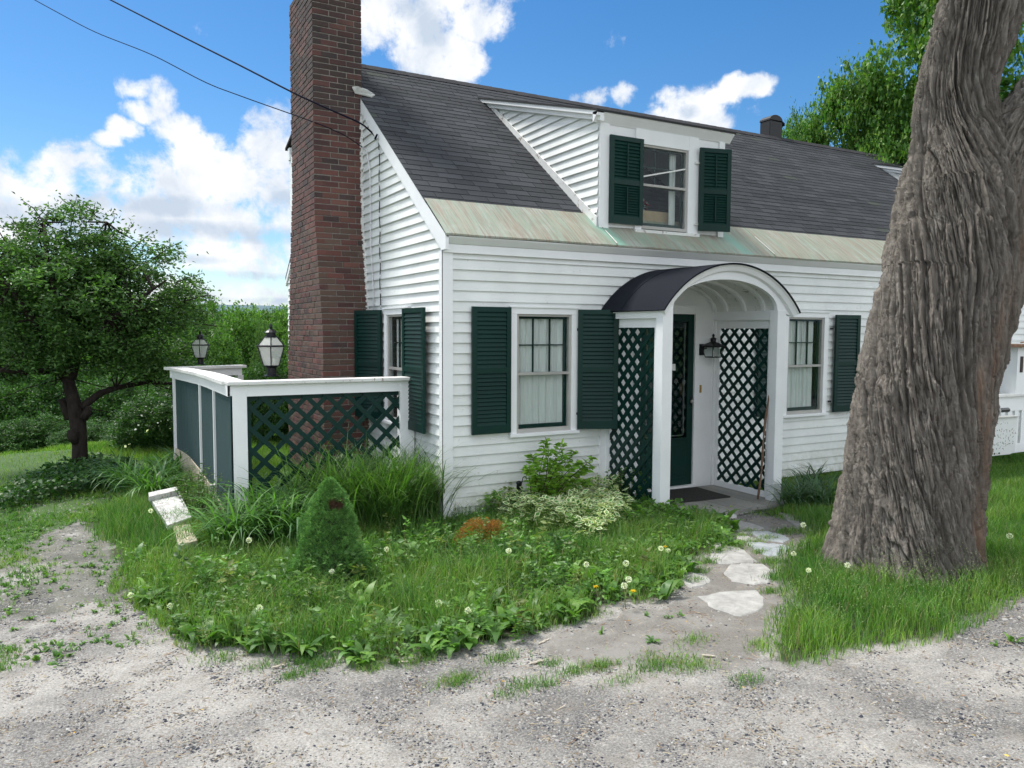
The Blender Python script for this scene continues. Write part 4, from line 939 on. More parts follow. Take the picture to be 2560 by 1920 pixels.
# wall lantern
q=(3.255,-.13,1.50)
lt=empty('wall_lantern',(q[0],q[1],q[2]),'black four sided wall lantern mounted beside the green entry door','lantern')
mb=MB(); R4=math.sqrt(2)
mb.lathe((0,0,0),[(.012,.095),(.095*R4*.99,.045),(.1*R4,.04),(.1*R4,.032),(.02,.032)],4,(1,1,1),math.pi/4)
mb.lathe((0,0,0),[(.032,.09),(.032,.118),(.045,.12),(.012,.14),(.010,.15),(.018,.158),(.012,.172),(.003,.18)],10)
mb.build('cap',M['black'],lt)
mb=MB()
for sx in (-1,1):
    for sy in (-1,1): mb.tube([(sx*.092,sy*.092,.034),(sx*.062,sy*.062,-.09)],.005,4)
for a_,z in ((.092,.03),(.062,-.09)):
    for k in range(4):
        c=[(1,1),(-1,1),(-1,-1),(1,-1)][k]; d_=[(-1,1),(-1,-1),(1,-1),(1,1)][k]; mb.tube([(c[0]*a_,c[1]*a_,z),(d_[0]*a_,d_[1]*a_,z)],.006,4)
mb.box(-.062,.062,-.062,.062,-.094,-.088); mb.build('cage',M['black'],lt)
mb=MB(); mb.add([(sx*a_,sy*a_,z) for a_,z in ((.060,-.088),(.089,.032)) for sx,sy in ((-1,-1),(1,-1),(1,1),(-1,1))],[(0,1,5,4),(1,2,6,5),(2,3,7,6),(3,0,4,7)]); mb.build('glass',M['glass'],lt)
mb=MB(); mb.box(-.11,-.05,.095,.124,-.07,.06); mb.box(-.095,-.065,.03,.1,.005,.02); mb.build('bracket',M['black'],lt)
mb=MB(); mb.lathe((0,0,-.085),[(.014,0),(.014,.05),(.008,.06),(.003,.09)],8); mb.build('candle_bulb',M['paper'],lt)
# mat
mt=MB(); mt.box(-.42,.42,-.30,.28,0,.012); mt.box(-.40,.40,-.28,.26,.012,.014)
o=mt.build('door_mat',M['mat']); o.location=(2.66,-.33,-.119); o.rotation_euler=(0,0,rad(-3)); tag(o,'worn dark grey door mat lying on the porch boards','mat')
# walking stick leaning on right post
b=pl(2,-.12,(1450+1098*.40392)/DS,(650+1470*.40392)/DS); b=np.array([3.24,-.93,-.12]); tpx=pl(1,-.90,(1450+1168*.40392)/DS,(650+835*.40392)/DS); bb=pl(1,-.93,(1450+1100*.40392)/DS,(650+1480*.40392)/DS)
mb=MB(); pts=[bb*(1-t)+tpx*t+np.array([.012*math.sin(t*7),0,0]) for t in np.linspace(0,1,12)]; mb.tube(pts,[.011+.003*math.sin(i*1.7) for i in range(12)],8)
tag(mb.build('walking_stick',M['stick'],None,True),'crooked brown wooden stick leaning inside the right porch post','stick')

# ================================================================== FENCE
fence=empty('privacy_fence',(0,0,0),'white framed privacy fence of green lattice and boards built off the gable wall','fence')
FX0,FX1,FY=-1.945,-.112,.71; FT=1.185
fr=Fr((0,FY,0),(1,0,0),(0,-1,0))
mb=MB(fr); mb.box(FX0,FX0+.148,-.10,0,-.35,FT); mb.build('post',M['trim'],fence,bevel=.004)
mb=MB(fr); mb.box(FX1-.155,FX1,-.10,0,-.35,FT); mb.build('post',M['trim'],fence,bevel=.004)
mb=MB(fr); mb.box(FX0+.148,FX1-.155,-.03,-.003,FT-.11,FT); mb.build('top_rail',M['trim'],fence)
lattice(fr,FX0+.13,FX1-.14,-.18,FT-.105,.205,.046,.009,-.032,None,'lattice',fence,(-1,1))
mb=MB(fr); mb.box(FX0+.148,FX0+.19,-.09,-.052,-.2,FT-.11); mb.box(FX0+.148,FX1-.155,-.09,-.055,FT-.155,FT-.115); mb.build('lattice_frame',M['green'],fence)
# curved boarded side
cv=[(-1.95,.71),(-1.96,1.37),(-1.97,2.01),(-2.00,2.63),(-2.05,3.11),(-2.15,3.95)]
cvz=lambda y:1.185
def cpt(t):
    i=min(int(t*5),4); f_=t*5-i; a,b=np.array(cv[i]),np.array(cv[i+1]); return a*(1-f_)+b*f_
bounds=[0,.27,.555,.97]
def botz(t): return -.12+.30*min(1,t*1.15)
for i in range(3):
    mb=MB(); n=12
    for j in range(n):
        t0=bounds[i]+(bounds[i+1]-bounds[i])*j/n; t1=bounds[i]+(bounds[i+1]-bounds[i])*(j+.94)/n
        a,b=cpt(t0),cpt(t1); h=FT-.1
        mb.add([(a[0],a[1],botz(t0)),(b[0],b[1],botz(t1)),(b[0],b[1],h),(a[0],a[1],h),(a[0]+.02,a[1],botz(t0)),(b[0]+.02,b[1],botz(t1)),(b[0]+.02,b[1],h),(a[0]+.02,a[1],h)],[(3,2,1,0),(0,4,7,3),(1,2,6,5),(4,5,6,7)])
    mb.build('board_panel',M['panel'],fence)
mb=MB()
for j in range(20):
    a,b=cpt(j/20),cpt((j+1)/20); mb.add([(a[0]-.02,a[1],FT-.105),(b[0]-.02,b[1],FT-.105),(b[0]-.02,b[1],FT),(a[0]-.02,a[1],FT),(a[0]+.02,a[1],FT-.105),(b[0]+.02,b[1],FT-.105),(b[0]+.02,b[1],FT),(a[0]+.02,a[1],FT)],[(3,2,1,0),(0,1,5,4),(4,5,6,7)])
mb.build('top_rail',M['trim'],fence)
mb=MB()
for j in range(20):
    t0,t1=j/20,(j+1)/20; a,b=cpt(t0),cpt(t1); mb.add([(a[0]-.03,a[1],botz(t0)-.35),(b[0]-.03,b[1],botz(t1)-.35),(b[0]-.012,b[1],botz(t1)+.0),(a[0]-.012,a[1],botz(t0)+.0),(a[0]+.05,a[1],botz(t0)),(b[0]+.05,b[1],botz(t1))],[(3,2,1,0),(3,4,5,2)])
mb.build('base_board',M['concrete'],fence)
for t in (.27,.555,.985):
    a=cpt(t); mb=MB(); mb.box(a[0]-.022,a[0]+.012,a[1]-.02,a[1]+.02,botz(t)-.1,FT-.1); mb.build('batten',M['trim'],fence)
a=cpt(.27); mb=MB(); mb.box(a[0]-.07,a[0]-.022,a[1]-.03,a[1]+.03,-.02,.10); mb.build('batten_shoe',M['oldtrim'],fence)
# cap boards
mb=MB(fr); mb.box(FX0-.03,FX1+.045,-.15,.045,FT,FT+.035); mb.build('cap',M['oldtrim'],fence,bevel=.006)
mb=MB()
for j in range(20):
    a,b=cpt(j/20+ (0.045 if j==0 else 0)),cpt((j+1)/20); z=FT; q=(.0 if j<19 else 0)
    mb.add([(a[0]-.05,a[1],z),(b[0]-.05,b[1],z),(b[0]+.16,b[1],z),(a[0]+.16,a[1],z)]+[(a[0]-.05,a[1],z+.032),(b[0]-.05,b[1],z+.032),(b[0]+.16,b[1],z+.032),(a[0]+.16,a[1],z+.032)],[(0,1,2,3),(7,6,5,4),(4,5,1,0),(2,6,7,3),(0,3,7,4)])
mb.build('cap',M['oldtrim'],fence)
# rear return
e=np.array(cv[-1]); bfr=Fr((e[0]-.03,e[1]+.0,0),(.93,.30,0),(.30,-.93,0))
mb=MB(bfr); mb.box(-.03,1.02,-.13,.05,FT,FT+.035); mb.build('cap',M['oldtrim'],fence)
mb=MB(bfr); mb.box(0,.97,-.02,.02,FT-.10,FT); mb.build('top_rail',M['trim'],fence)
mb=MB(bfr); mb.box(.91,.985,-.06,.03,-.3,FT-.1); mb.build('post',M['oldtrim'],fence)
lattice(bfr,.02,.9,-.1,FT-.1,.205,.046,.009,-.01,None,'lattice',fence)

# lanterns on the fence
def lantern(px,py,scale,label):
    b=pl(2,FT+.035,px/DS,py/DS)
    t=empty('post_lantern',tuple(b),label,'lantern'); s=scale
    mb=MB(); mb.lathe((0,0,0),[(.075*s,0),(.075*s,.012*s),(.05*s,.02*s),(.048*s,.09*s),(.058*s,.1*s),(.060*s,.112*s)],12); mb.build('base',M['black'],t)
    mb=MB(); seg=6
    def ring(r_,z): return [(r_*math.cos(2*math.pi*k/seg+.3),r_*math.sin(2*math.pi*k/seg+.3),z) for k in range(seg)]
    A,B_,C_=ring(.088*s,.112*s),ring(.150*s,.318*s),ring(.072*s,.41*s)
    for k in range(seg):
        mb.tube([A[k],B_[k]],.0065*s,5); mb.tube([B_[k],C_[k]],.006*s,5); mb.tube([A[k],A[(k+1)%seg]],.006*s,5); mb.tube([B_[k],B_[(k+1)%seg]],.009*s,5); mb.tube([C_[k],C_[(k+1)%seg]],.006*s,5)
        mb.tube([B_[k],(B_[k][0]*1.16,B_[k][1]*1.16,B_[k][2])],[.006*s,.003*s],5)
    mb.build('frame',M['black'],t)
    mb=MB(); mb.add(A+B_+C_,[(k,(k+1)%seg,seg+(k+1)%seg,seg+k) for k in range(seg)]+[(seg+k,seg+(k+1)%seg,2*seg+(k+1)%seg,2*seg+k) for k in range(seg)]); mb.build('glass',M['frost'],t)
    mb=MB(); mb.lathe((0,0,0),[(.078*s,.408*s),(.050*s,.42*s),(.048*s,.455*s),(.072*s,.458*s),(.05*s,.475*s),(.02*s,.492*s),(.012*s,.50*s),(.02*s,.512*s),(.014*s,.53*s),(.002*s,.555*s)],12); mb.build('finial',M['black'],t)
    mb=MB()
    for a_ in range(3): mb.tube([(.03*s*math.cos(a_*2.1),.03*s*math.sin(a_*2.1),.115*s),(.03*s*math.cos(a_*2.1),.03*s*math.sin(a_*2.1),.19*s)],.010*s,6)
    mb.build('candle_bulb',M['paper'],t)
lantern(679,941,1.0,'larger black glass lantern standing on the near fence cap beside the chimney')
lantern(502,911.5,.86,'smaller black glass lantern on the far fence cap in front of the trees')
#PART3
# ================================================================== BIG TREE
big=empty('maple_tree',tuple(pt(1950,1215,6.0)*np.array([1,1,0])+np.array([0,0,-.15])),'huge old tree with deeply furrowed grey bark leaning right in the uncut grass','tree')
big.location=(0,0,0)
DT=6.0
prof=[(1330,1765,2142),(1240,1776,2132),(1190,1790,2120),(1100,1806,2117),(1000,1820,2126),(900,1838,2138),(800,1855,2158),(700,1877,2180),(600,1905,2208),(500,1922,2222),(400,1940,2222),(330,1957,2195),(260,1967,2165),(200,1975,2158),(140,1986,2172),(100,1995,2190),(0,2025,2222),(-100,2050,2250),(-250,2080,2280),(-450,2110,2310),(-700,2130,2320)]
def tube_surface(rows,nth,nz,ampk=1.,seed=0,depth=DT,flare=True):
    """rows: (py,pxL,pxR) at given depth -> displaced bark surface"""
    C_=[];R_=[]
    for y,l,r_ in rows:
        a=pt(l,y,depth);b=pt(r_,y,depth); C_.append((a+b)/2); R_.append(np.linalg.norm(b-a)/2)
    C_=np.array(C_);R_=np.array(R_); s=np.r_[0,np.cumsum(np.linalg.norm(np.diff(C_,axis=0),axis=1))]
    si=np.linspace(0,s[-1],nz); Cc=np.stack([np.interp(si,s,C_[:,k]) for k in range(3)],1); Rr=np.interp(si,s,R_)
    # smooth
    ker=np.ones(9)/9
    for k in range(3): Cc[:,k]=np.convolve(np.pad(Cc[:,k],4,'edge'),ker,'valid')
    Rr=np.convolve(np.pad(Rr,4,'edge'),ker,'valid')
    th=np.linspace(0,2*math.pi,nth,endpoint=False); TH,SI=np.meshgrid(th,si)
    T=np.gradient(Cc,axis=0); T/=np.linalg.norm(T,axis=1)[:,None]
    ref=np.array([1.,0,0]); A=np.cross(T,ref); A/=np.linalg.norm(A,axis=1)[:,None]; B=np.cross(T,A)
    # bark displacement in cylinder coordinates (periodic via cos/sin blend)
    R0=float(Rr.mean()); U=TH*R0; tw=SI*.22
    def per(f_):  # make noise wrap around
        a=f_(U+tw,SI); b=f_(U+tw-2*math.pi*R0,SI); k=np.clip((TH-5.6)/(.68),0,1); return a*(1-k)+b*k
    wx=per(lambda u,v:fbm(u*3+50,v*1.1+9,3,seed+1))-.5; wz=per(lambda u,v:fbm(u*2+10,v*1.3+3,3,seed+2))-.5
    def saw(fu,fv,K,sd,wp=.06):
        n=per(lambda u,v:fbm((u+wx*wp)*fu+v*.45*fv+20,(v+wz*.5)*fv+u*fu*.23+7,4,seed+sd,.5)); f_=(n*K)%1.; return f_-np.clip((f_-.86)/.14,0,1)*f_
    g1=saw(3.2,.26,10,3,.07); g2=saw(7.5,.75,8,4); g3=saw(22,2.6,7,5); g4=per(lambda u,v:fbm(u*85+v*9+5,v*34-u*7+5,3,seed+6,.6)); g5=per(lambda u,v:fbm(u*55+v*5,v*4.5+u*2,3,seed+16,.6))
    d=.075*(g1-.5)+.032*(g2-.5)+.010*(g3-.5)+.013*(g4-.5)-.022*np.clip(1-np.abs(g5-.5)*16,0,1)
    lump=per(lambda u,v:fbm(u*1.1+3,v*.8+3,3,seed+8))-.5; d+=lump*.07
    if flare:
        zz=np.clip(1-SI/1.25,0,1); d+=zz**2*(.16*np.clip(per(lambda u,v:(vnoise(u*2.6+8,v*.1,seed+9)-.35)*1.6),0,1))
    d*=ampk; rad_=Rr[:,None]+d-.072
    P=Cc[:,None,:]+A[:,None,:]*(rad_*np.cos(TH))[:,:,None]+B[:,None,:]*(rad_*np.sin(TH))[:,:,None]
    i=np.arange(nz-1)[:,None]*nth+np.arange(nth)[None]; j=np.arange(nz-1)[:,None]*nth+(np.arange(nth)[None]+1)%nth
    F=np.stack([i,j,j+nth,i+nth],2).reshape(-1,4)
    # raw strips of inner bark : world-fixed streaks on the right flank facing the drive
    dv=P-Cc[:,None,:]; dv/=np.linalg.norm(dv,axis=2)[:,:,None]; right=dv@M3[0]
    st=per(lambda u,v:fbm((u+wx*.25)*7+33,v*.7+2,3,seed+12)); h_=P[:,:,2]
    ctr=.58+.10*np.sin(h_*2.3+1)+.25*(vnoise(h_*3.1,h_*0,5)-.5); m=np.exp(-((right-ctr)/.13)**2)*np.clip((st-.36)*6,0,1)*np.clip(1.3-g2,0,1)*np.clip((3.3-h_)*3,0,1)*(dv@(-M3[2])>0)*.9
    return P.reshape(-1,3),F,np.repeat(m.reshape(-1,1),3,1)
V,F,C=tube_surface(prof,900,1150)
limb=[(640,2085,2215),(560,2092,2240)]
me=npmesh('trunk',V,F,C,True); trunk=link('trunk',me,M['bark'],big)
# right hand limb, leaving the fork
Lp=[pt(2085,640,DT-.02),pt(2125,520,DT-.05),pt(2165,380,DT-.1),pt(2218,300,DT-.15),pt(2290,215,DT-.2),pt(2390,90,DT-.2),pt(2480,-80,DT-.2),pt(2540,-400,DT-.2)]
def limb_surface(pts,rs,nth,nz,seed):
    pts=np.array(pts);s=np.r_[0,np.cumsum(np.linalg.norm(np.diff(pts,axis=0),axis=1))]; si=np.linspace(0,s[-1],nz)
    Cc=np.stack([np.interp(si,s,pts[:,k]) for k in range(3)],1); Rr=np.interp(si,s,rs); w_=max(3,nz//9)|1; ker=np.ones(w_)/w_
    for k in range(3): Cc[:,k]=np.convolve(np.pad(Cc[:,k],w_//2,'edge'),ker,'valid')
    th=np.linspace(0,2*math.pi,nth,endpoint=False); TH,SI=np.meshgrid(th,si); T=np.gradient(Cc,axis=0); T/=np.linalg.norm(T,axis=1)[:,None]
    A=np.cross(T,np.array([.3,.9,.1])); A/=np.linalg.norm(A,axis=1)[:,None]; B=np.cross(T,A); U=TH*float(np.mean(rs))
    def per(f_):
        L_=2*math.pi*float(np.mean(rs)); a=f_(U,SI);b=f_(U-L_,SI);k=np.clip((TH-5.6)/.68,0,1); return a*(1-k)+b*k
    wx=per(lambda u,v:fbm(u*3+50,v*1.2+9,3,seed+1))-.5
    def saw(fu,fv,K,sd):
        n=per(lambda u,v:fbm((u+wx*.08)*fu+v*.37*fv+20,v*fv+u*.1*fu*.3+7,4,seed+sd,.55)); f_=(n*K)%1.; return f_-np.clip((f_-.86)/.14,0,1)*f_
    d=.045*(saw(5,.9,11,3)-.5)+.022*(saw(12,2.,9,4)-.5)+.010*(saw(28,5,8,5)-.5)+.012*(per(lambda u,v:fbm(u*80,v*34,3,seed+6))-.5)+.05*(per(lambda u,v:fbm(u*1.5,v,2,seed+8))-.5)
    rad_=Rr[:,None]+d+.01; P=Cc[:,None,:]+A[:,None,:]*(rad_*np.cos(TH))[:,:,None]+B[:,None,:]*(rad_*np.sin(TH))[:,:,None]
    i=np.arange(nz-1)[:,None]*nth+np.arange(nth)[None]; j=np.arange(nz-1)[:,None]*nth+(np.arange(nth)[None]+1)%nth
    return P.reshape(-1,3),np.stack([i,j,j+nth,i+nth],2).reshape(-1,4),np.zeros((nz*nth,3))
V,F,C=limb_surface(Lp,[.20,.26,.29,.31,.30,.28,.26,.22],420,620,40)
link('limb',npmesh('limb',V,F,C,True),M['bark'],big)
rt=np.random.default_rng(21)
# sprouts with leaves in the fork, and the crown far above the picture
LM=np.array([(.07,.19,.03),(.055,.15,.027),(.10,.24,.045)])
c0=pt(2190,225,DT+.05); P=c0+rt.normal(0,1,(170,3))*np.array([.10,.10,.15])+np.array([.03,0,.0])
mb=MB()
for k in range(9): e=P[k*9]; mb.tube([pt(2165,290,DT-.05),(c0+e)/2+rt.normal(0,.03,3),e],[.006,.004,.002],5)
for k in range(4):
    a=pt(2175+rt.uniform(0,20),250+rt.uniform(-20,30),DT-.22); mb.tube([a,a+rt.normal(0,.05,3)+np.array([0,-.02,-.05]),a+rt.normal(0,.09,3)+np.array([0,-.02,-.14])],[.005,.004,.002],5)
mb.build('sprout',M['twig'],big,True)
link('sprout_leaves',npmesh('sprout_leaves',*leaves(P,.075,.85,LM,rt,.3)),M['leaf'],big)
V=[];top=Cc_=None
tp=pt(2225,-700,DT)
def crown_mesh(name,ells,nclump,nleaf,size,cols,seed,asp=.55,clr=.35,shell=.55,up=.5,twigs=True):
    """ells: list (cx,cy,cz,rx,ry,rz). leaf clumps spread through the volume, uneven outline"""
    r=np.random.default_rng(seed); vols=np.array([e[3]*e[4]*e[5] for e in ells]); vols=vols/vols.sum(); out=[];cl=[]
    for e,v in zip(ells,vols):
        n=max(3,int(nclump*v)); d=r.normal(0,1,(n,3)); d/=np.linalg.norm(d,axis=1)[:,None]; q=(shell+(1-shell)*r.random(n))[:,None]*r.choice([1,1,1,.6,1.12],n)[:,None]
        cl.append(np.array(e[:3])+d*q*np.array(e[3:]))
    cl=np.vstack(cl); n=len(cl); tint=r.uniform(.75,1.2,n)
    sz=clr*r.uniform(.5,1.3,n); k=nleaf
    ax=r.normal(0,1,(n,3)); ax/=np.linalg.norm(ax,axis=1)[:,None]
    P=cl[:,None,:]+r.normal(0,.42,(n,k,3))*sz[:,None,None]*np.array([1,1,.55])+ (ax[:,None,:]*r.uniform(-.8,.8,(n,k,1))*sz[:,None,None]*.6)
    P=P.reshape(-1,3); V,F,C=leaves(P,size,asp,cols,r,up); C=C*np.repeat(tint,k*4)[:,None]
    return V,F,C,cl
ells=[(tp[0]+1,tp[1],9.4,4.6,3.6,2.4),(tp[0]+3.5,tp[1]-.5,9.2,3,2.6,2.0)]
V,F,C,_=crown_mesh('crown',ells,160,90,.16,LM,5,.7,.9)
link('crown',npmesh('crown',V,F,C),M['leaf'],big)

# ================================================================== APPLE TREE
ap=G(172,1020); A0=np.array([ap[0],ap[1],float(gz(ap[0],ap[1]))-.1])
apple=empty('apple_tree',(0,0,0),'low spreading fruit tree with a dark gnarled trunk on the left lawn','tree')
DA=float((ap-CAM)@M3[2]); q=lambda x,y,dd=0.: pt(x,y,DA+dd)
mb=MB()
mb.tube([A0-np.array([0,0,.1]),q(173,1000),q(172,960),q(168,910),q(160,870),q(150,835),q(146,815)],[.110,.100,.094,.104,.086,.080,.070],14)
mb.tube([q(165,958,-.06),q(160,940,-.08),q(155,928,-.08)],[.05,.09,.06],10); mb.tube([q(180,905,-.08),q(190,890,-.06),q(192,878,-.04)],[.05,.06,.03],8)
mb.tube([q(150,905),q(140,880),q(133,862)],[.06,.05,.045],8)
link_=mb.build('trunk',M['bark2'],apple,True)
br=[([(176,880,0),(215,850,.1),(250,838,.3),(320,825,.8),(385,830,1.4),(450,840,2.)],[.055,.045,.038,.030,.02,.008]),
    ([(146,815,0),(110,775,.1),(60,740,.2),(10,712,.3),(-40,690,.4)],[.09,.07,.055,.045,.03]),
    ([(148,815,0),(160,770,0),(185,740,.2),(190,700,.4),(200,640,.3),(215,560,.2),(230,480,.1)],[.10,.085,.07,.06,.045,.03,.012]),
    ([(185,745,.2),(150,700,-.3),(120,640,-.5),(100,560,-.5),(95,480,-.3)],[.06,.05,.04,.03,.012]),
    ([(190,735,.2),(240,690,-.2),(290,655,-.2),(330,625,-.2),(360,605,-.2)],[.05,.04,.028,.018,.008]),
    ([(195,760,.1),(260,745,.6),(330,700,.9),(400,680,.9)],[.06,.045,.03,.012]),
    ([(120,800,0),(60,805,-.5),(0,800,-.8),(-60,810,-.9)],[.05,.035,.025,.012]),
    ([(110,775,.1),(70,690,-.5),(20,620,-.7),(-30,560,-.7)],[.05,.04,.03,.012])]
allp=[]
for pts,rs in br:
    P=[q(x,y,d) for x,y,d in pts]; mb=MB(); mb.tube(P,rs,9); mb.build('branch',M['bark2'],apple,True); allp+=P
ra=np.random.default_rng(31)
AC=np.array([(.042,.105,.025),(.06,.14,.03),(.085,.175,.042),(.034,.085,.02),(.11,.21,.06)])
def AE(x,y,rx,ry,dd=0,ry2=None):
    c=q(x,y,dd); k=DA*DS/FPX; return (c[0],c[1],c[2],rx*k,(ry2 or rx*.8)*k,ry*k)
ells=[AE(190,640,230,125),AE(70,620,160,130,-.3),AE(330,680,130,110,.5),AE(390,650,80,75,1.1),AE(150,510,110,70,0),AE(250,560,130,70,.1),AE(20,560,110,90,.2),AE(-40,700,120,90,.2),AE(400,760,70,50,1.5),AE(280,770,110,50,.2),AE(60,760,110,55,-.3),AE(390,805,60,34,1.6),AE(320,800,80,35,.6),AE(440,720,40,50,1.6),AE(10,790,80,45,-.5),AE(200,740,150,50,-.2),AE(300,790,110,40,.4),AE(370,770,90,45,1.3),AE(60,800,120,40,-.2)]
V,F,C,cl=crown_mesh('crown',ells,690,84,.064,AC,8,.42,.24,.30,.45)
# upward shoots at the top of the crown
sh=[]
mbt=MB()
for (x,y,x2,y2) in [(95,480,45,430),(150,500,165,425),(120,480,75,445),(190,480,205,440),(230,500,245,455),(285,540,330,500),(330,560,395,520),(380,610,440,590),(400,650,465,640),(60,520,25,470),(10,520,-15,460),(420,700,480,705),(300,540,370,530),(210,470,175,440),(240,520,290,480),(60,500,95,455)]:
    a=q(x,y,ra.uniform(-.4,.4)); b=q(x2,y2,ra.uniform(-.4,.4)); mbt.tube([a,(a+b)/2+ra.normal(0,.03,3),b],[.008,.006,.003],5)
    for t in np.linspace(0,1,34): sh.append(a*(1-t)+b*t+ra.normal(0,.045,3))
V2,F2,C2=leaves(np.array(sh),.07,.42,AC,ra,.4)
V,F,C=merge([(V,F,C),(V2,F2,C2)])
link('crown',npmesh('crown',V,F,C),M['leaf'],apple)
allp=np.array(allp)
for i in range(0,len(cl),2):
    c=cl[i]; d=np.linalg.norm(allp-c,axis=1); b=allp[np.argmin(d)]
    if d.min()<1.6: mbt.tube([b,(b+c)/2+ra.normal(0,.06,3),c],[.014,.009,.003],5,cap=False)
for k in range(60):  # bare twigs low on the left
    a=allp[ra.integers(0,len(allp))]; 
    if a[2]<2.0: e=a+np.array([ra.normal(0,.4),ra.normal(0,.4),-ra.uniform(.0,.35)]); mbt.tube([a,(a+e)/2+ra.normal(0,.05,3),e],[.008,.006,.002],4,cap=False)
mbt.build('twigs',M['bark2'],apple,True)

# ================================================================== TREES BEYOND
protos=[]
def make_crown(kind,seed):
    r=np.random.default_rng(seed)
    if kind=='pine':
        ells=[(0,0,z,.50*(1.05-z)+.06,.50*(1.05-z)+.06,.05) for z in np.linspace(.12,.97,12)]; return crown_mesh('crown',ells,520,60,.030,np.array([(.08,.15,.04),(.11,.19,.05),(.06,.12,.04)]),seed,.25,.085,.3,.6)
    if kind=='round':
        ells=[(0,0,.55,.36,.36,.38)]+[(r.uniform(-.25,.25),r.uniform(-.25,.25),r.uniform(.25,.85),r.uniform(.12,.22),r.uniform(.12,.22),r.uniform(.10,.2)) for _ in range(12)]
        return crown_mesh('crown',ells,760,62,.026,np.array([(.08,.19,.03),(.11,.23,.04),(.06,.15,.03),(.14,.26,.05)]),seed,.6,.085,.6,.45)
    if kind=='maple':
        ells=[(0,0,.52,.30,.30,.34)]+[(r.uniform(-.3,.3),r.uniform(-.3,.3),r.uniform(.2,.9),r.uniform(.10,.2),r.uniform(.10,.2),r.uniform(.06,.14)) for _ in range(20)]
        return crown_mesh('crown',ells,1700,56,.017,np.array([(.08,.20,.03),(.12,.25,.04),(.055,.15,.03),(.17,.29,.05)]),seed,.65,.06,.5,.5)
    if kind=='bush':
        ells=[(0,0,.42,.5,.5,.45)]+[(r.uniform(-.4,.4),r.uniform(-.4,.4),r.uniform(.2,.7),r.uniform(.15,.28),r.uniform(.15,.28),r.uniform(.12,.25)) for _ in range(10)]
        return crown_mesh('crown',ells,640,60,.034,np.array([(.045,.115,.025),(.065,.15,.032),(.032,.088,.022)]),seed,.5,.10,.6,.5)  # bush greens darkened: the thicket's deep shade is put into the leaf colour
PR={}
for kind,sd_ in (('round',101),('round',102),('bush',103),('pine',104),('round',105),('maple',106),('maple',107)):
    V,F,C,_=make_crown(kind,sd_); PR.setdefault(kind,[]).append(npmesh(kind+'_crown',V,F,C))
for k in PR:
    for me in PR[k]: me.materials.append(M['leaf'])
mb=MB(); rr_=random.Random(3)
mb.tube([(0,0,-.06),(.005,0,.15),(-.01,.01,.4),(.01,0,.8)],[.030,.024,.017,.006],9)
for k in range(14): a=rr_.uniform(0,6.28); z=rr_.uniform(.2,.65); mb.tube([(0,0,z),(.15*math.cos(a),.15*math.sin(a),z+.09),(.28*math.cos(a),.28*math.sin(a),z+.13)],[.010,.007,.003],6)
TM=bpy.data.meshes.new('trunk'); TM.from_pydata(mb.v,[],mb.f); TM.polygons.foreach_set("use_smooth",np.ones(len(TM.polygons),dtype=bool)); TM.materials.append(M['bark2'])
def far_tree(px,ytop,wpx,depth,kind,var,label,name='tree',cat='tree',zb=None,group=None,squash=1.):
    top=pt(px,ytop,depth); gx,gy=top[0],top[1]; zb=float(gz(gx,gy)) if zb is None else zb
    H=top[2]-zb; W=wpx*DS/FPX*depth
    base_w={'round':.95,'bush':1.15,'pine':1.1,'maple':.92}[kind]; sx=W/base_w
    t=empty(name,(gx,gy,zb),label,cat,group)
    kz={'round':1.0,'bush':.92,'pine':1.0,'maple':1.0}[kind]
    c=bpy.data.objects.new('crown',PR[kind][var%len(PR[kind])]); COL.objects.link(c); c.parent=t; c.scale=(sx,sx*squash,H/kz); c.rotation_euler=(0,0,var*1.3+px*.01)
    k=bpy.data.objects.new('trunk',TM); COL.objects.link(k); k.parent=t; k.scale=(min(H,sx)*.6,min(H,sx)*.6,H*.8)
    return t
GB='trees along the valley behind the cottage'
T=[(520,668,150,22,'round',0,'pale green rounded tree rising left of the brick chimney'),
   (600,655,170,24,'round',1,'bright green tree with its top touching the chimney edge'),
   (565,690,120,19,'pine',2,'feathery yellow green pine showing behind the larger lantern'),
   (470,700,130,20,'round',2,'dense mid green tree just right of the fruit tree crown'),
   (660,690,120,20,'round',1,'green tree mostly hidden behind the brick chimney'),
   (400,735,160,24,'round',0,'dark green tree behind the smaller lantern'),
   (300,735,180,28,'round',1,'tree behind the right limb of the fruit tree'),
   (180,740,190,30,'round',2,'tree standing in the valley behind the dark gnarled trunk'),
   (60,750,190,28,'round',0,'tree in the valley left of the dark gnarled trunk'),
   (-60,720,190,26,'round',1,'leftmost tree in the valley at the photo edge'),
   (250,800,200,17.5,'bush',0,'shaded tree low behind the fork of the fruit tree'),
   (90,800,210,17,'bush',1,'shaded tree low at left beyond the lawn'),
   (-40,810,200,16.5,'bush',0,'shaded tree low at the left photo edge'),
   (370,800,150,17,'bush',2,'dark tree between the fruit tree trunk and the flowering shrub')]
for (px,yt,wp,dp,kd,vr,lab) in T: far_tree(px,yt,wp,dp,kd,vr,lab,'pine_tree' if kd=='pine' else 'deciduous_tree','tree',None,GB)
nth=['first','second','third','fourth','fifth','sixth','seventh','eighth','ninth','tenth','eleventh','twelfth']
rq=random.Random(12)
for i_ in range(12): far_tree(-120+i_*68,rq.uniform(648,684),rq.uniform(130,180),rq.uniform(30,38),'round',i_,'distant valley tree, %s from the left in the far row'%nth[i_],'deciduous_tree','tree',None,GB)
for i_ in range(7): far_tree(-60+i_*78,rq.uniform(770,805),rq.uniform(150,190),rq.uniform(16,19),'bush',i_,'thicket bush beyond the lawn, %s from the left under the tree line'%nth[i_],'bush','bush',None,'bushes along the far edge of the lawn')
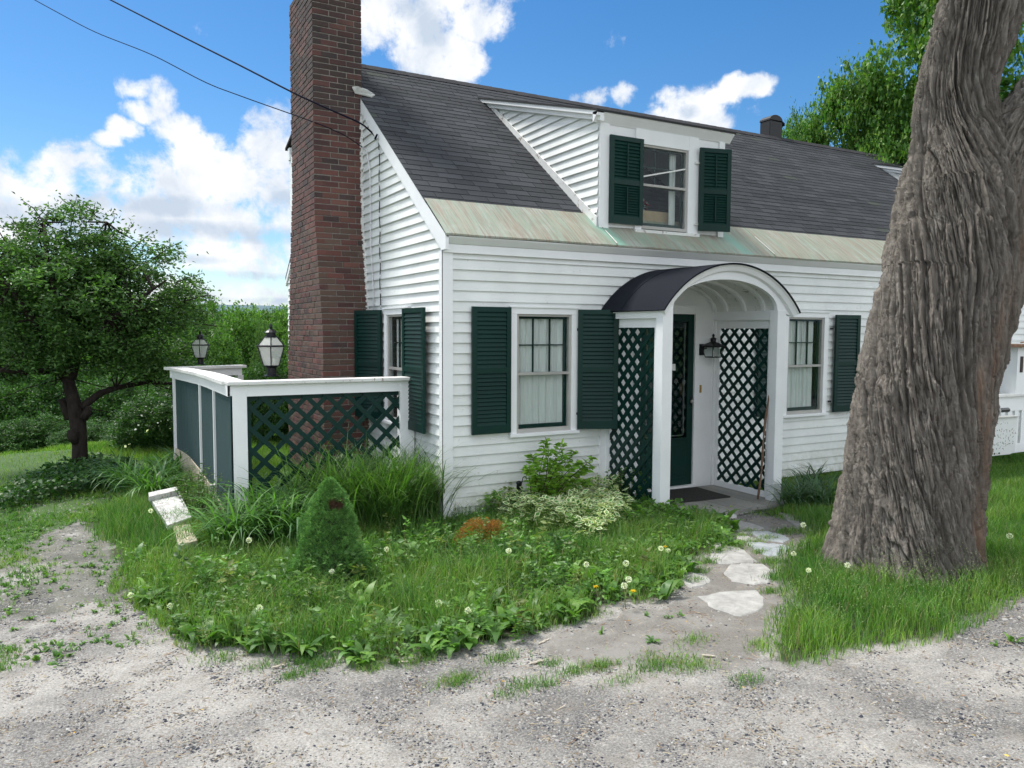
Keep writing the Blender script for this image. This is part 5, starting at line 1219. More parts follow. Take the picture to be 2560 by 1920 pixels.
B=[(40,900,150,14.5,'low mounded bush at the lawn edge on the far left'),(110,890,120,14.8,'low green bush left of the dark trunk at the lawn edge'),(200,905,130,14.4,'low green bush right behind the dark trunk'),(262,930,90,13.8,'small bush at the lawn edge beside the flowering shrub'),(-40,905,120,14.5,'bush cut by the left photo edge'),(150,925,90,13.9,'lighter green bush low at the lawn edge behind the trunk')]
for px,yt,wp,dp,lab in B: far_tree(px,yt,wp,dp,'bush',px,lab,'bush','bush',None,'bushes along the far edge of the lawn')
fs=far_tree(330,845,190,12.2,'bush',1,'large shrub with scattered white flowers behind the fence','flowering_shrub','shrub')
fs2=far_tree(585,765,160,13.0,'bush',2,'broad leaved shrub between the two lanterns behind the fence','broadleaf_shrub','shrub')
far_tree(455,790,110,13.5,'bush',0,'leafy shrub behind the far corner of the fence','broadleaf_shrub','shrub')
rf=np.random.default_rng(4)
P=np.array([pt(330+rf.normal(0,45),905+rf.normal(0,30),11.4+rf.uniform(-.5,.5)) for _ in range(26)]); V,F,C=leaves(P,.045,.9,np.array([(.8,.8,.75)]),rf,.5); V-=np.array(fs.location); P=None;link('flowers',npmesh('flowers',V,F,C),M['petal'],fs)
# maples behind the house on the right
far_tree(1740,235,175,17,'maple',0,'small bright green tree behind the ridge beside the roof vent','deciduous_tree','tree',-.2,'trees behind the house ridge')
far_tree(1900,60,300,16,'maple',1,'tall maple behind the roof left of the big trunk','deciduous_tree','tree',-.2,'trees behind the house ridge')
far_tree(2090,-190,420,15.5,'maple',2,'tallest maple rising behind the big trunk past the top of the photo','deciduous_tree','tree',-.2,'trees behind the house ridge')
far_tree(1960,190,240,19,'maple',0,'deep green maple low behind the ridge next to the big trunk','deciduous_tree','tree',-.2,'trees behind the house ridge')
far_tree(2330,-60,350,17,'maple',1,'maple behind the right end of the roof','deciduous_tree','tree',-.2,'trees behind the house ridge')

xs_=np.linspace(-1.2,3.6,160); V=[];rowsn=6
for k in range(rowsn):
    for a in xs_:
        R_=330+k*60; h_=(-6 if k==0 else (4+k*4.2)*(.6+.8*float(fbm(a*3+k*2.2,k*1.3,4,17)))); V.append((CAM[0]+R_*math.cos(a),CAM[1]+R_*math.sin(a),h_-4))
n_=len(xs_); F=[(k*n_+i,k*n_+i+1,(k+1)*n_+i+1,(k+1)*n_+i) for k in range(rowsn-1) for i in range(n_-1)]
me=bpy.data.meshes.new('hills'); me.from_pydata(V,[],F); me.update(); tag(link('hills',me,simple('far_hills',(.10,.15,.17),.95,.03,.3,.3)),kind='structure')

# ================================================================== GARDEN PLANTS
rg=np.random.default_rng(51)
def plant(name,label,cat,parts_,group=None):
    t=empty(name,(0,0,0),label,cat,group)
    for nm,data,mt_ in parts_: link(nm,npmesh(nm,*data),mt_,t)
    return t
LY=np.array([(.075,.18,.035),(.095,.22,.04),(.055,.14,.03),(.12,.26,.06),(.08,.18,.07)])
def g3(x,y,dz=0): p=G(x,y); return (p[0],p[1],float(gz(p[0],p[1]))+dz)
def lily(name,label,spots,n,length,wid,arch=1.,spread=1.,cols=LY,cat='plant',base=.07,erect=0.):
    D=[straps(s,n,length,wid,spread,rg,cols,arch,base,8,erect) for s in spots]
    return plant(name,label,cat,[('foliage',merge(D),M['leaf'])])
lily('daylily_clump','large daylily clump with arching leaves at the far end of the fence',[g3(300,1075),g3(350,1060),g3(385,1040),g3(270,1065),g3(330,1085)],120,.62,.020)
lily('daylily_clump','daylily clump with arching leaves at the foot of the fence corner post',[g3(540,1190),g3(590,1175),g3(500,1200),g3(620,1190),g3(560,1160),g3(640,1165),g3(600,1150)],125,.74,.019)
lily('daylily_clump','daylily clump between the fence lattice and the dwarf spruce',[g3(680,1130),g3(640,1120),g3(720,1120)],120,.74,.017)
lily('tall_grass_clump','tall dense clump of upright grass against the right end of the lattice',[(-.60,.42,-.15),(-.35,.30,-.15),(-.80,.25,-.15),(-.45,.05,-.15),(-.2,.12,-.15),(-.65,-.05,-.15),(-.95,.45,-.15),(-1.2,.42,-.15),(-1.05,.15,-.15),(-.75,.0,-.15)],190,.90,.011,.8,.8,np.array([(.075,.17,.03),(.09,.19,.045),(.055,.13,.03),(.12,.22,.06)]),'grass clump',.10)
lily('daylily_clump','blue green strap leaved clump right of the porch',[g3(1740,1085),g3(1770,1100),g3(1715,1100),g3(1760,1065)],95,.45,.018,.9,1.,np.array([(.07,.14,.06),(.05,.11,.04),(.10,.17,.10)]))
# dwarf spruce
s0=np.array(g3(715,1262,-.02)); sx=FPX/DS; Ds=float((s0-CAM)@M3[2]); Hs=(1262-1030)/sx*Ds*1.0
prf=[(0,.24),(.08,.295),(.2,.30),(.32,.25),(.42,.20),(.5,.188),(.62,.175),(.75,.14),(.86,.095),(.95,.045),(1.,.01)]
zs=np.array([p[0] for p in prf]);rs_=np.array([p[1] for p in prf])
spr=empty('dwarf_spruce',tuple(s0),'dense cone shaped dwarf spruce with a brown dead spot near its top','shrub')
n=7600; t=rg.random(n)**.85; a=rg.uniform(0,6.28,n); lum=1+.20*(fbm(a*2.2,t*7,2,5)-.5)*2+.30*(vnoise(a*5.1+3,t*17,15)-.5); rd_=np.interp(t,zs,rs_)*lum*rg.uniform(.80,1.02,n)
P=np.stack([np.cos(a)*rd_,np.sin(a)*rd_,t*Hs],1); out=np.stack([np.cos(a),np.sin(a),np.full(n,.75)],1)
k=16; PP=np.repeat(P,k,0)+rg.normal(0,.006,(n*k,3)); dd_=np.repeat(out,k,0)+rg.normal(0,.75,(n*k,3)); dd_/=np.linalg.norm(dd_,axis=1)[:,None]
ln=rg.uniform(.012,.026,n*k)[:,None]; tg=np.cross(dd_,rg.normal(0,1,(n*k,3))); tg/=np.linalg.norm(tg,axis=1)[:,None]; PP=PP
V=np.stack([PP-tg*.0015,PP+tg*.0015,PP+dd_*ln],1).reshape(-1,3); F=np.arange(n*k*3).reshape(-1,3)
cols=np.array([(.09,.22,.05),(.12,.28,.06),(.065,.17,.04),(.18,.36,.09)]); c=np.repeat(cols[rg.integers(0,4,n)]*rg.uniform(.8,1.25,(n,1)),k,0)
wp=P@np.array([1,1,1])*0; tocam=(CAM-s0); ang=math.atan2(tocam[1],tocam[0]); dead=(np.abs(((a-ang-.35+math.pi)%(2*math.pi))-math.pi)<.38)&(np.abs(t-.79)<.035+.02*rg.random(n)); c[np.repeat(dead,k)]=(.10,.055,.035); 
link('needles',npmesh('needles',V,F,np.repeat(c,3,0)),M['needle'],spr)
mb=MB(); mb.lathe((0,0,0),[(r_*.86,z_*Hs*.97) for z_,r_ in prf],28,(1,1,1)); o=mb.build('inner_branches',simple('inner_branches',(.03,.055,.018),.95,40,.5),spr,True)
# orange spirea
def mound(name,label,c,rx,ry,h,n,size,colsT,colsB,asp,cat='shrub'):
    a=rg.uniform(0,6.28,n); u=rg.random(n)**.5*(.5+1.0*vnoise(a*1.9,a*0,7)); x=np.cos(a)*u*rx; y=np.sin(a)*u*ry; hh=h*(1-.6*np.minimum(u,1.1)**2)*(.35+1.25*fbm(x*11,y*11,2,3)); z=hh*rg.uniform(.25,1.,n)
    P=np.stack([x,y,z],1)+np.array(c); V,F,C=leaves(P,size,asp,colsB,rg,.4,dirs=np.stack([x/rx*.5,y/ry*.5,np.full(n,1.)],1)); tp_=(z>hh*.62); cc=colsT[rg.integers(0,len(colsT),n)]*rg.uniform(.8,1.2,(n,1)); C=C.reshape(n,4,3); C[tp_]=cc[tp_][:,None,:]
    return plant(name,label,cat,[('foliage',(V,F,C.reshape(-1,3)),M['leaf'])])
mound('orange_shrub','low mound of orange and gold tipped foliage in the flower bed',g3(1045,1175),.26,.22,.20,7000,.022,np.array([(.42,.17,.06),(.36,.19,.05),(.28,.18,.05)]),np.array([(.13,.14,.02),(.20,.13,.02)]),.35)
mound('orange_plant','small orange leaved plant in the grass by the hanging board',(8.4,-1.3,-.15),.30,.25,.22,500,.07,np.array([(.30,.12,.03),(.12,.14,.03)]),np.array([(.07,.14,.03)]),.5,'plant')
# light green shrub under the front window
b0=np.array([.78,-.32,-.17]); mb=MB(); Pn=[];Dn=[]
tips=[(1180,955),(1215,985),(1245,1000),(1150,985),(1200,1010),(1275,1010),(1225,1030),(1160,1030),(1265,1040),(1185,975),(1240,975),(1140,1010),(1190,1045),(1280,990),(1215,960)]
for (x,y) in tips:
    e=pl(1,-.32+rg.normal(0,.08),x,y); m_=(b0+e)/2+np.array([0,0,.06])+rg.normal(0,.02,3); mb.tube([b0+rg.normal(0,.03,3)*np.array([1,1,0]),m_,e],[.006,.004,.002],5)
    for t in (1.,.96,.91,.86,.8,.73,.66,.58,.5,.4):
        p_=b0*(1-t)**2+2*m_*t*(1-t)+e*t*t if t<1 else e
        for k in range(7): Pn.append(p_); aa=rg.uniform(0,6.28); Dn.append((math.cos(aa),math.sin(aa),.35))
sh_=empty('garden_shrub',(0,0,0),'light green leafy shrub growing against the siding below the front window','shrub')
mb.build('stem',M['twig'],sh_,True); link('foliage',npmesh('foliage',*leaves(np.array(Pn),.082,.42,np.array([(.19,.36,.04),(.16,.32,.04),(.24,.40,.06)]),rg,.6,dirs=np.array(Dn))),M['leaf'],sh_)
# locust-like seedlings
def seedling(name,label,base,H,n=9,col=np.array([(.09,.19,.03),(.12,.2,.04)])):
    b=np.array(base); mb=MB(); mb.tube([b,b+np.array([.01,0,H*.5]),b+np.array([-.01,0,H])],[.005,.004,.002],5); P=[];Dd=[]
    for i in range(n):
        z=H*(.35+.65*i/n); a=i*2.4; p0=b+np.array([0,0,z])
        for k in range(7):
            s=.025*(k+1); pp_=p0+np.array([math.cos(a)*s,math.sin(a)*s,.02*math.sin(k*.5)])
            for sd_ in (-1,1): P.append(pp_); Dd.append((-math.sin(a)*sd_,math.cos(a)*sd_,.1))
    t=empty(name,(0,0,0),label,'plant'); mb.build('stem',M['twig'],t,True); link('foliage',npmesh('foliage',*leaves(np.array(P),.03,.55,col,rg,.7,dirs=np.array(Dd))),M['leaf'],t)
seedling('seedling','thin stemmed seedling with paired oval leaves beside the corner board',g3(958,1120),.42)
seedling('seedling','low seedling with feathery leaves at the left edge of the stone path',g3(1425,1215),.30)
seedling('seedling','small seedling with dull green leaflets near the dandelions by the path',g3(1340,1230),.22)
# bushy weeds along the boarded side
def weedy(name,label,spots,H,n,size,cols,asp=.28):
    Ps=[];Ds=[];mb=MB()
    for s in spots:
        s=np.array(s)
        for k in range(n):
            e=s+np.array([rg.normal(0,.09),rg.normal(0,.09),H*rg.uniform(.6,1.1)]); b_=s+rg.normal(0,.03,3)*np.array([1,1,0]); mb.tube([b_,(b_+e)/2+rg.normal(0,.015,3),e],[.003,.002,.001],4,cap=False)
            for t in np.linspace(.15,1,20): Ps.append(b_*(1-t)+e*t); a=rg.uniform(0,6.28); Ds.append((math.cos(a),math.sin(a),.45))
    t=empty(name,(0,0,0),label,'plant'); mb.build('stem',M['twig'],t); link('foliage',npmesh('foliage',*leaves(np.array(Ps),size,asp,cols,rg,.5,dirs=np.array(Ds))),M['leaf'],t)
weedy('tall_weeds','fine leaved tall weeds growing up the boarded side of the fence',[g3(440,1120),g3(455,1140),g3(425,1100),g3(470,1160),g3(405,1110),g3(432,1150),g3(418,1130)],.46,12,.045,np.array([(.06,.15,.03),(.08,.18,.04),(.10,.17,.05)]))
weedy('tall_weeds','flowering weeds with small pale heads in front of the left porch lattice',[g3(1350,1105),g3(1390,1100),g3(1320,1110)],.42,9,.045,np.array([(.06,.14,.03),(.08,.17,.04)]),.5)
weedy('tall_weeds','leafy green weeds crowding the foot of the left porch post',[g3(1400,1125),g3(1440,1135),g3(1360,1125),g3(1320,1120),g3(1300,1135),g3(1380,1145),g3(1470,1150)],.20,14,.075,LC*1.1,.6)
# variegated ground cover
BEDV=GP([(965,1085),(1050,1068),(1170,1050),(1260,1058),(1340,1085),(1330,1120),(1370,1150),(1290,1190),(1200,1165),(1130,1150),(1060,1125),(990,1115)])
P=sample(BEDV,14000,rg); P=P[rg.random(len(P))<.8]; h_=rg.uniform(.08,.30,len(P))*(.6+.8*fbm(P[:,0]*5,P[:,1]*5,2,9)); P3=np.column_stack([P,gz(P[:,0],P[:,1])+h_])
def variegated(P,size,r):
    size=size*1.15
    n=len(P); d=r.normal(0,1,(n,3)); d[:,2]*=.25; d/=np.linalg.norm(d,axis=1)[:,None]; nr=np.array([0,-.25,1.])+r.normal(0,.35,(n,3)); nr-=d*(nr*d).sum(1)[:,None]; nr/=np.linalg.norm(nr,axis=1)[:,None]; sd_=np.cross(nr,d)
    s=(size*r.uniform(.6,1.2,n))[:,None]; out=[]
    for k,(sc,col) in enumerate(((1.,(.78,.80,.52)),(.60,(.10,.25,.06)))):
        o=nr*.0012*k; b=P+d*s*(1-sc)*.4+o; tip=P+d*s*(1-(1-sc)*.5)+o; l=P+d*s*.48+sd_*s*.28*sc+o; rr=P+d*s*.48-sd_*s*.28*sc+o
        V=np.stack([b,l,tip,rr],1).reshape(-1,3); F=np.arange(n*4).reshape(-1,4); c=np.array(col)*r.uniform(.8,1.2,(n,1)); out.append((V,F,np.repeat(c,4,0)))
    return merge(out)
tag(link('variegated_ground_cover',npmesh('vgc',*variegated(P3,.075,rg)),M['leaf']),'cream edged variegated goutweed spreading below the front window','ground cover',kind='stuff')
# vine ground cover under the apple tree
P=sample(GP([(0,1085),(120,1030),(200,1010),(300,1030),(290,1060),(200,1065),(100,1090),(0,1110)]),7000,rg); P3=np.column_stack([P,gz(P[:,0],P[:,1])+rg.uniform(.03,.22,len(P))]); 
tag(link('ground_cover',npmesh('gc',*leaves(P3,.06,.7,np.array([(.03,.085,.02),(.045,.11,.025)]),rg,.7)),M['leaf']),'dark leafy ground cover round the foot of the fruit tree','ground cover',kind='stuff')
# pale seed heads of grass in the right patch
P=sample(GP([(1900,1260),(2212,1200),(2212,1350),(2050,1390),(1850,1400),(1700,1400),(1720,1340)]),260,rg); out=[]
for p_ in P:
    z=float(gz(*p_)); H_=rg.uniform(.16,.30); a=rg.uniform(0,6.28); tpx_=np.array([p_[0]+math.cos(a)*.06,p_[1]+math.sin(a)*.06,z+H_])
    out.append(leaves(tpx_+rg.normal(0,1,(26,3))*np.array([.028,.028,.035]),.007,.6,np.array([(.28,.33,.16),(.22,.30,.13)]),rg,.5))
    out.append(blades(np.array([p_]),np.array([H_]),np.array([.002]),.2,GY,rg)) if False else None
tag(link('seeding_grass',npmesh('sg',*merge(out)),M['grass']),'hazy pale green seed heads of grass in front of the big trunk','grass',kind='stuff')

P=sample(BED,3400,rg); P=P[inview(P)&(P[:,1]<-.05)&(P[:,0]>-2.7)]; P=P[rg.random(len(P))<np.clip((fbm(P[:,0]*1.7,P[:,1]*1.7,3,131)-.38)*5,.05,1)*np.clip((P[:,1]+3.4)*.8,.1,1)]
out=[];cl_=np.array([(.09,.2,.035),(.12,.25,.05),(.07,.16,.035),(.14,.24,.08),(.17,.22,.06)])
for p_ in P:
    z=float(gz(*p_)); H_=rg.uniform(.10,.26)+max(0,min(1,(p_[1]+1.9)*.6))*rg.uniform(.0,.20); n_=int(rg.integers(12,36)); t=rg.uniform(.1,1,n_); lean=rg.normal(0,.05,2); a=rg.uniform(0,6.28,n_); sz=rg.uniform(.02,.07)
    Q_=np.stack([p_[0]+lean[0]*t+rg.normal(0,.012,n_),p_[1]+lean[1]*t+rg.normal(0,.012,n_),z+H_*t],1); tint=rg.uniform(.7,1.25)
    out.append(leaves(Q_,sz,rg.uniform(.25,.65),cl_[[int(rg.integers(0,5))]]*tint,rg,.55,dirs=np.stack([np.cos(a),np.sin(a),np.full(n_,.5)],1)))
tag(link('leafy_weeds',npmesh('lw',*merge(out)),M['leaf']),'mixed leafy weeds standing above the grass all over the flower bed','weeds',kind='stuff')
# dandelions
def dand(hx,hy,bx,by,label,yellow=False,size=.021):
    b=np.array(g3(bx,by)); dep=float((b-CAM)@M3[2]); h=pt(hx,hy,dep); h[2]=max(h[2],b[2]+.05)
    t=empty('dandelion',tuple(b),label,'dandelion','dandelions gone to seed' if not yellow else 'yellow dandelion flowers')
    mb=MB(); m_=(b+h)/2+np.array([rg.normal(0,.012),rg.normal(0,.012),.0]); mb.tube([b-b,m_-b,h-b],[.0026,.0022,.0018],5,(.22,.24,.10)); mb.build('stem',M['attr_matte'],t,True)
    r_=rg; n=200
    if not yellow:
        d=r_.normal(0,1,(n,3)); d/=np.linalg.norm(d,axis=1)[:,None]; P=(h-b)+d*size; V,F,C=leaves(P,.006,.9,np.array([(.72,.72,.74),(.85,.85,.88)]),r_,.0); link('seed_head',npmesh('seed_head',V,F,C),M['fluff'],t)
        mb=MB(); mb.lathe(tuple(h-b),[(.001,-.005),(.005,-.003),(.005,.003),(.001,.005)],8,(.25,.2,.12)); mb.build('seed_core',M['attr_matte'],t)
    else:
        a=r_.uniform(0,6.28,90); P=(h-b)+np.zeros((90,3)); D_=np.stack([np.cos(a),np.sin(a),r_.uniform(0,.8,90)],1); V,F,C=leaves(P,.019,.25,np.array([(.75,.50,.02),(.8,.58,.03)]),r_,.8,dirs=D_); link('flower_head',npmesh('flower_head',V,F,C),M['petal'],t)
def a2(x,y): return 561.6+.3124*x,993.7+.3124*y
def a3(x,y): return 1036.9+.3125*x,1036.9+.3125*y
def a4(x,y): return 1555.3+.375*x,1036.9+.375*y
def a1(x,y): return .479*x,864+.479*y
DN=[(a2,875,618,870,800,'dandelion clock right of the dwarf spruce'),(a2,497,772,490,950,'half blown dandelion clock in front of the dwarf spruce'),(a2,318,918,330,1020,'low ragged dandelion clock left of the spruce foot'),
(a2,1720,628,1615,950,'dandelion clock on a long slanting stem below the orange shrub'),(a2,1735,503,1735,620,'dandelion clock at the right edge of the orange shrub'),(a2,1235,990,1225,1120,'ragged dandelion clock low in the middle of the bed'),(a2,1440,1040,1460,1200,'dandelion clock with a curved stem near the front of the bed'),
(a2,1130,210,1120,420,'pale dandelion clock before the gable siding'),(a2,1485,195,1480,370,'dandelion clock against the front siding left of the window shrub'),(a2,1770,428,1775,560,'small dandelion clock between the orange shrub and the variegated patch'),
(a3,735,583,755,740,'dandelion clock left of the flat stone hidden in the bed'),(a3,1003,485,1000,600,'round dandelion clock behind the pair nearest the path'),(a3,1010,575,1000,720,'dandelion clock on a bent brown stem left of the path'),(a3,1028,687,1005,880,'dandelion clock low at the corner of the bed by the path'),(a3,997,730,985,900,'smaller dandelion clock touching its neighbour at the bed corner'),(a3,1300,487,1290,620,'faint dandelion clock beside the yellow flower by the path'),(a3,1250,473,1255,700,'dandelion clock with a long curling stem next to the yellow flower'),
(a4,735,490,705,640,'large dandelion clock in the grass left of the big trunk'),(a4,510,520,480,650,'ragged dandelion clock in the grass beside the path stones'),(a4,480,258,482,360,'small dandelion clock in front of the grey slab'),(a4,425,425,428,480,'tiny dandelion clock at the path edge'),(a4,675,225,672,330,'dandelion clock against the left side of the big trunk'),(a4,1668,322,1645,480,'dandelion clock in the grass right of the big trunk'),
(a1,1123,632,1085,800,'dandelion clock in front of the fence corner daylilies'),(a1,590,880,592,920,'low dandelion clock on the left grass verge'),(a1,1170,937,1167,1050,'dandelion clock standing at the front left of the bed'),(a1,768,928,770,970,'blown dandelion clock near the gravel at left'),(a1,1380,870,1382,960,'flattened dandelion clock left of the dwarf spruce'),(a1,680,500,720,640,'dandelion clock beside the white leaning slab')]
for f_,hx_,hy_,bx_,by_,lab in DN: dand(*f_(hx_,hy_),*f_(bx_,by_),lab,False,rg.uniform(.016,.021))
for f_,hx_,hy_,bx_,by_,lab in [(a3,1278,462,1275,600,'yellow dandelion flower at the left edge of the path'),(a3,1058,768,1060,840,'yellow flower low at the bed corner near the gravel'),(a3,800,738,800,860,'small yellow flower among the dock leaves'),(a4,1445,580,1440,640,'yellow flower in the grass below the big trunk'),(a4,1447,523,1445,570,'small yellow flower close to the big trunk roots'),(a4,1735,325,1735,380,'yellow flower at the far right beside a dandelion clock')]: dand(*f_(hx_,hy_),*f_(bx_,by_),lab,True)

# garden light and hook
b=np.array([.36,-.22,-.17]); hd=pl(1,-.22,1121,1046)
t=empty('garden_light',tuple(b),'small black garden light with a curled hook by the front siding','garden light')
mb=MB(); z1_=hd[2]-b[2]; dx_=hd[0]-b[0]
mb.tube([(dx_,0,-.05),(dx_,0,z1_-.04)],.006,6); mb.lathe((dx_,0,z1_-.05),[(.022,0),(.026,.01),(.024,.055),(.032,.06),(.026,.075),(.008,.085)],10); mb.build('lamp_body',M['black'],t,True)
hk=pl(1,-.22,1131,1031)-b; mb=MB(); mb.tube([(hk[0]+.0,0,-.05),(hk[0]-.03,0,hk[2]-.10),(hk[0]-.012,0,hk[2]-.02)]+[(hk[0]+.012+.022*math.cos(q_),0,hk[2]-.015+.022*math.sin(q_)) for q_ in np.linspace(2.8,-.5,8)],.004,6); mb.build('hook',M['black'],t,True)

# ================================================================== STONES
def stone(poly,label,mat,th=.035,name='flagstone'):
    pts=[G(*p) for p in poly]; n=len(pts); c=sum(pts)/n; pts=[c+(p-c)*1.1 for p in pts]; out=[]
    for i in range(n):
        a,b=pts[i],pts[(i+1)%n]
        for t in (0,.25,.5,.75): 
            p_=a*(1-t)+b*t; out.append(p_+np.array([rg.normal(0,.006),rg.normal(0,.006),0]))
    zt=float(max(gz(p_[0],p_[1]) for p_ in out))+.006; m_=len(out); V=[];F=[]
    V.append((c[0],c[1],zt+.002))
    for k,(s,z) in enumerate(((.5,zt+.001),(.94,zt),(1.,zt-.008),(1.0,zt-th))):
        for p_ in out: V.append((c[0]+(p_[0]-c[0])*s,c[1]+(p_[1]-c[1])*s,z+(rg.normal(0,.0015) if k<2 else 0)))
    F3=[(0,1+i,1+(i+1)%m_) for i in range(m_)]; 
    for k in range(3): F3+=[(1+k*m_+i,1+(k+1)*m_+i,1+(k+1)*m_+(i+1)%m_,1+k*m_+(i+1)%m_) for i in range(m_)]
    me=bpy.data.meshes.new(name); me.from_pydata(V,[],F3); me.update(); o=link(name,me,mat); tag(o,label,'stone','flat stones of the entry path'); return o
zl=lambda L_:[(1417+.1875*x,1019.6+.1875*y) for x,y in L_]
z3b=lambda L_:[(1036.9+.3125*x,1036.9+.3125*y) for x,y in L_]
stone(zl([(790,600),(960,585),(1170,630),(1230,660),(1140,690),(1010,720),(900,690),(820,640)]),'white flagstone closest to the porch step',M['stone_w'])
stone(zl([(1110,705),(1300,705),(1480,750),(1530,780),(1450,820),(1250,790),(1130,740)]),'thin blue grey flagstone on the right of the path near the porch',M['stone_b'])
stone(zl([(930,740),(1050,755),(1160,800),(1080,822),(950,790)]),'small pale flagstone left of the two blue grey ones',M['stone_w'])
stone(zl([(1070,832),(1250,842),(1460,852),(1540,885),(1500,930),(1410,970),(1300,970),(1150,900)]),'larger blue grey flagstone at the grass edge',M['stone_b'])
stone(zl([(700,830),(800,835),(920,870),(1000,920),(1150,1030),(1000,1045),(750,1060),(640,1000),(640,900)]),'large white flagstone in the middle of the path',M['stone_w'])
stone(zl([(880,1095),(1030,1078),(1220,1085),(1320,1150),(1290,1260),(1150,1290),(900,1260),(800,1170)]),'rounded white flagstone below the large white one',M['stone_w'])
stone(zl([(330,1165),(520,1180),(640,1260),(560,1300),(400,1330),(300,1250)]),'white flagstone at the left side of the path touching the weeds',M['stone_w'])
stone(z3b([(1530,815),(1700,782),(1900,772),(1955,830),(1935,895),(1800,935),(1640,890)]),'pale flagstone at the front end of the path by the driveway',M['stone_w'])
stone(zl([(1450,500),(1700,520),(2000,545),(2100,640),(1800,680),(1600,610)]),'wide grey slab between the porch and the big trunk',M['stone_g'])
stone(z3b([(1235,345),(1400,365),(1455,400),(1380,455),(1250,440)]),'grey flat stone among the weeds left of the path',M['stone_g'],.05)
stone(z3b([(1430,305),(1580,315),(1640,360),(1520,385),(1440,350)]),'grey flat stone in the grass just below the porch',M['stone_g'],.05)
stone(z3b([(830,520),(980,515),(975,585),(850,575)]),'pale stone half hidden behind dandelions in the bed',M['stone_b'],.06)
stone(z3b([(390,650),(490,670),(515,770),(440,745)]),'beige stone sunk in the weeds in the middle of the bed',M['stone_g'],.06)
# fallen bits of wood at the bed edge
for i,(x,y,L_,a,lab) in enumerate([(1160,1432,.11,.1,'pale split wood chip on the dirt at the mouth of the path'),(1175,1387,.10,.4,'grey bark scrap at the front edge of the bed'),(600,1442,.07,.2,'small bark scrap on the gravel below the bed'),(880,1432,.10,-.3,'twig lying across the gravel edge'),(1530,1418,.07,-.6,'short brown twig on the dirt path')]):
    p_=G(x,y); mb=MB(); n_=6; mb.tube([(math.cos(a)*L_*(k/n_-.5),math.sin(a)*L_*(k/n_-.5)+.004*math.sin(k*2.),.004+.002*math.sin(k)) for k in range(n_+1)],[.004+.005*math.sin(math.pi*(k+.6)/(n_+1.2)) for k in range(n_+1)],7); o=mb.build('wood_scrap',M['deadwood'],None,True); o.location=(p_[0],p_[1],float(gz(p_[0],p_[1]))+.006); o.scale=(1,1,.6); tag(o,lab,'wood scrap','bits of dead wood at the bed edge')

# white leaning slab and block by the fence side
a=[pt(x,y,d) for x,y,d in ((322,1062,8.35),(418,1050,8.35),(452,1135,7.5),(378,1152,7.45))]
zf=lambda x,y:(350/DS+x*.1302,1150/DS+y*.1302)
def slab(quad,th,label,mat,name,lift):
    P=[]
    for (x,y),dz in quad:
        p_=pl(2,-.2+dz,*zf(x,y)); P.append(p_)
    mb=MB(); n_=-np.array([0,0,th]); mb.prism(P,n_); return mb
s1=slab([((140,590),.20),((610,450),.20),((860,940),.16),((460,1080),.16)],.05,'','','',0)
M['peel']=paint('peeling_paint',(.55,.55,.53),.8,(.24,.21,.18),.9,24,False,.55,.6,.7)
o=s1.build('white_hatch',M['peel'],None,bevel=.004); tag(o,'peeling white painted wooden hatch lying in the grass by the fence','hatch')
P=[pl(2,-.2+dz,*zf(x,y)) for (x,y),dz in (((140,540),.24),((610,440),.24),((625,500),.24),((150,610),.24))]
mb=MB(); mb.prism(P,(0,0,-.05)); mb.build('raised_rim',M['peel'],o)
s2=slab([((540,1090),.13),((830,1060),.13),((960,1330),.13),((640,1410),.12)],.12,'','','',0); o=s2.build('stone_block',M['concrete'],None,bevel=.008); tag(o,'sandy coloured stone block at the lower end of the white hatch','stone')

# ================================================================== RIGHT HAND PORCH RAIL, SIGN
rail=empty('porch_railing',(0,0,0),'white slatted porch railing with a weathered column right of the big trunk','railing')
YR=-.9; A=pl(1,YR,2120,851);B_=pl(1,YR,2330,851); ztop=pl(1,YR,2180,851)[2]; xa=pl(1,YR,2080,851)[0]; xb=xa+4.2
z858=pl(1,YR,2180,860)[2]; z888=pl(1,YR,2180,888)[2]; zb_=pl(1,YR,2180,975)[2]
mb=MB(); mb.box(xa,xb,YR-.05,YR+.06,ztop-.03,ztop); mb.build('hand_rail',M['oldtrim'],rail)
mb=MB(); mb.box(xa,xb,YR-.0,YR+.03,z888,ztop-.03); mb.build('top_board',M['trim'],rail)
mb=MB(); mb.box(xa,xb,YR-.0,YR+.03,zb_-.03,zb_+.10); mb.build('bottom_board',M['trim'],rail)
x=xa+.05
while x<xb: 
    mb=MB(); mb.box(x,x+.10,YR+.005,YR+.025,zb_,z888+.02); mb.build('slat',M['trim'],rail); x+=.17
cp=pl(1,YR,2193,745); mb=MB(); mb.box(cp[0],cp[0]+.34,YR-.04,YR+.3,ztop,cp[2]-.03); mb.build('column',M['trim'],rail)
mb=MB(); mb.box(cp[0]-.14,cp[0]+.5,YR-.16,YR+.4,cp[2]-.03,cp[2]+.01); mb.beam((cp[0]-.05,YR-.1,cp[2]+.03),(cp[0]+.45,YR-.1,cp[2]+.10),.02,.012,(0,0,1)); mb.build('rotten_cap',M['stick'],rail)
mb=MB(); bk=pl(1,YR-.05,2206,770); mb.box(bk[0],bk[0]+.06,YR-.05,YR-.02,bk[2]-.22,bk[2]); mb.build('dark_bracket',M['rust'],rail)
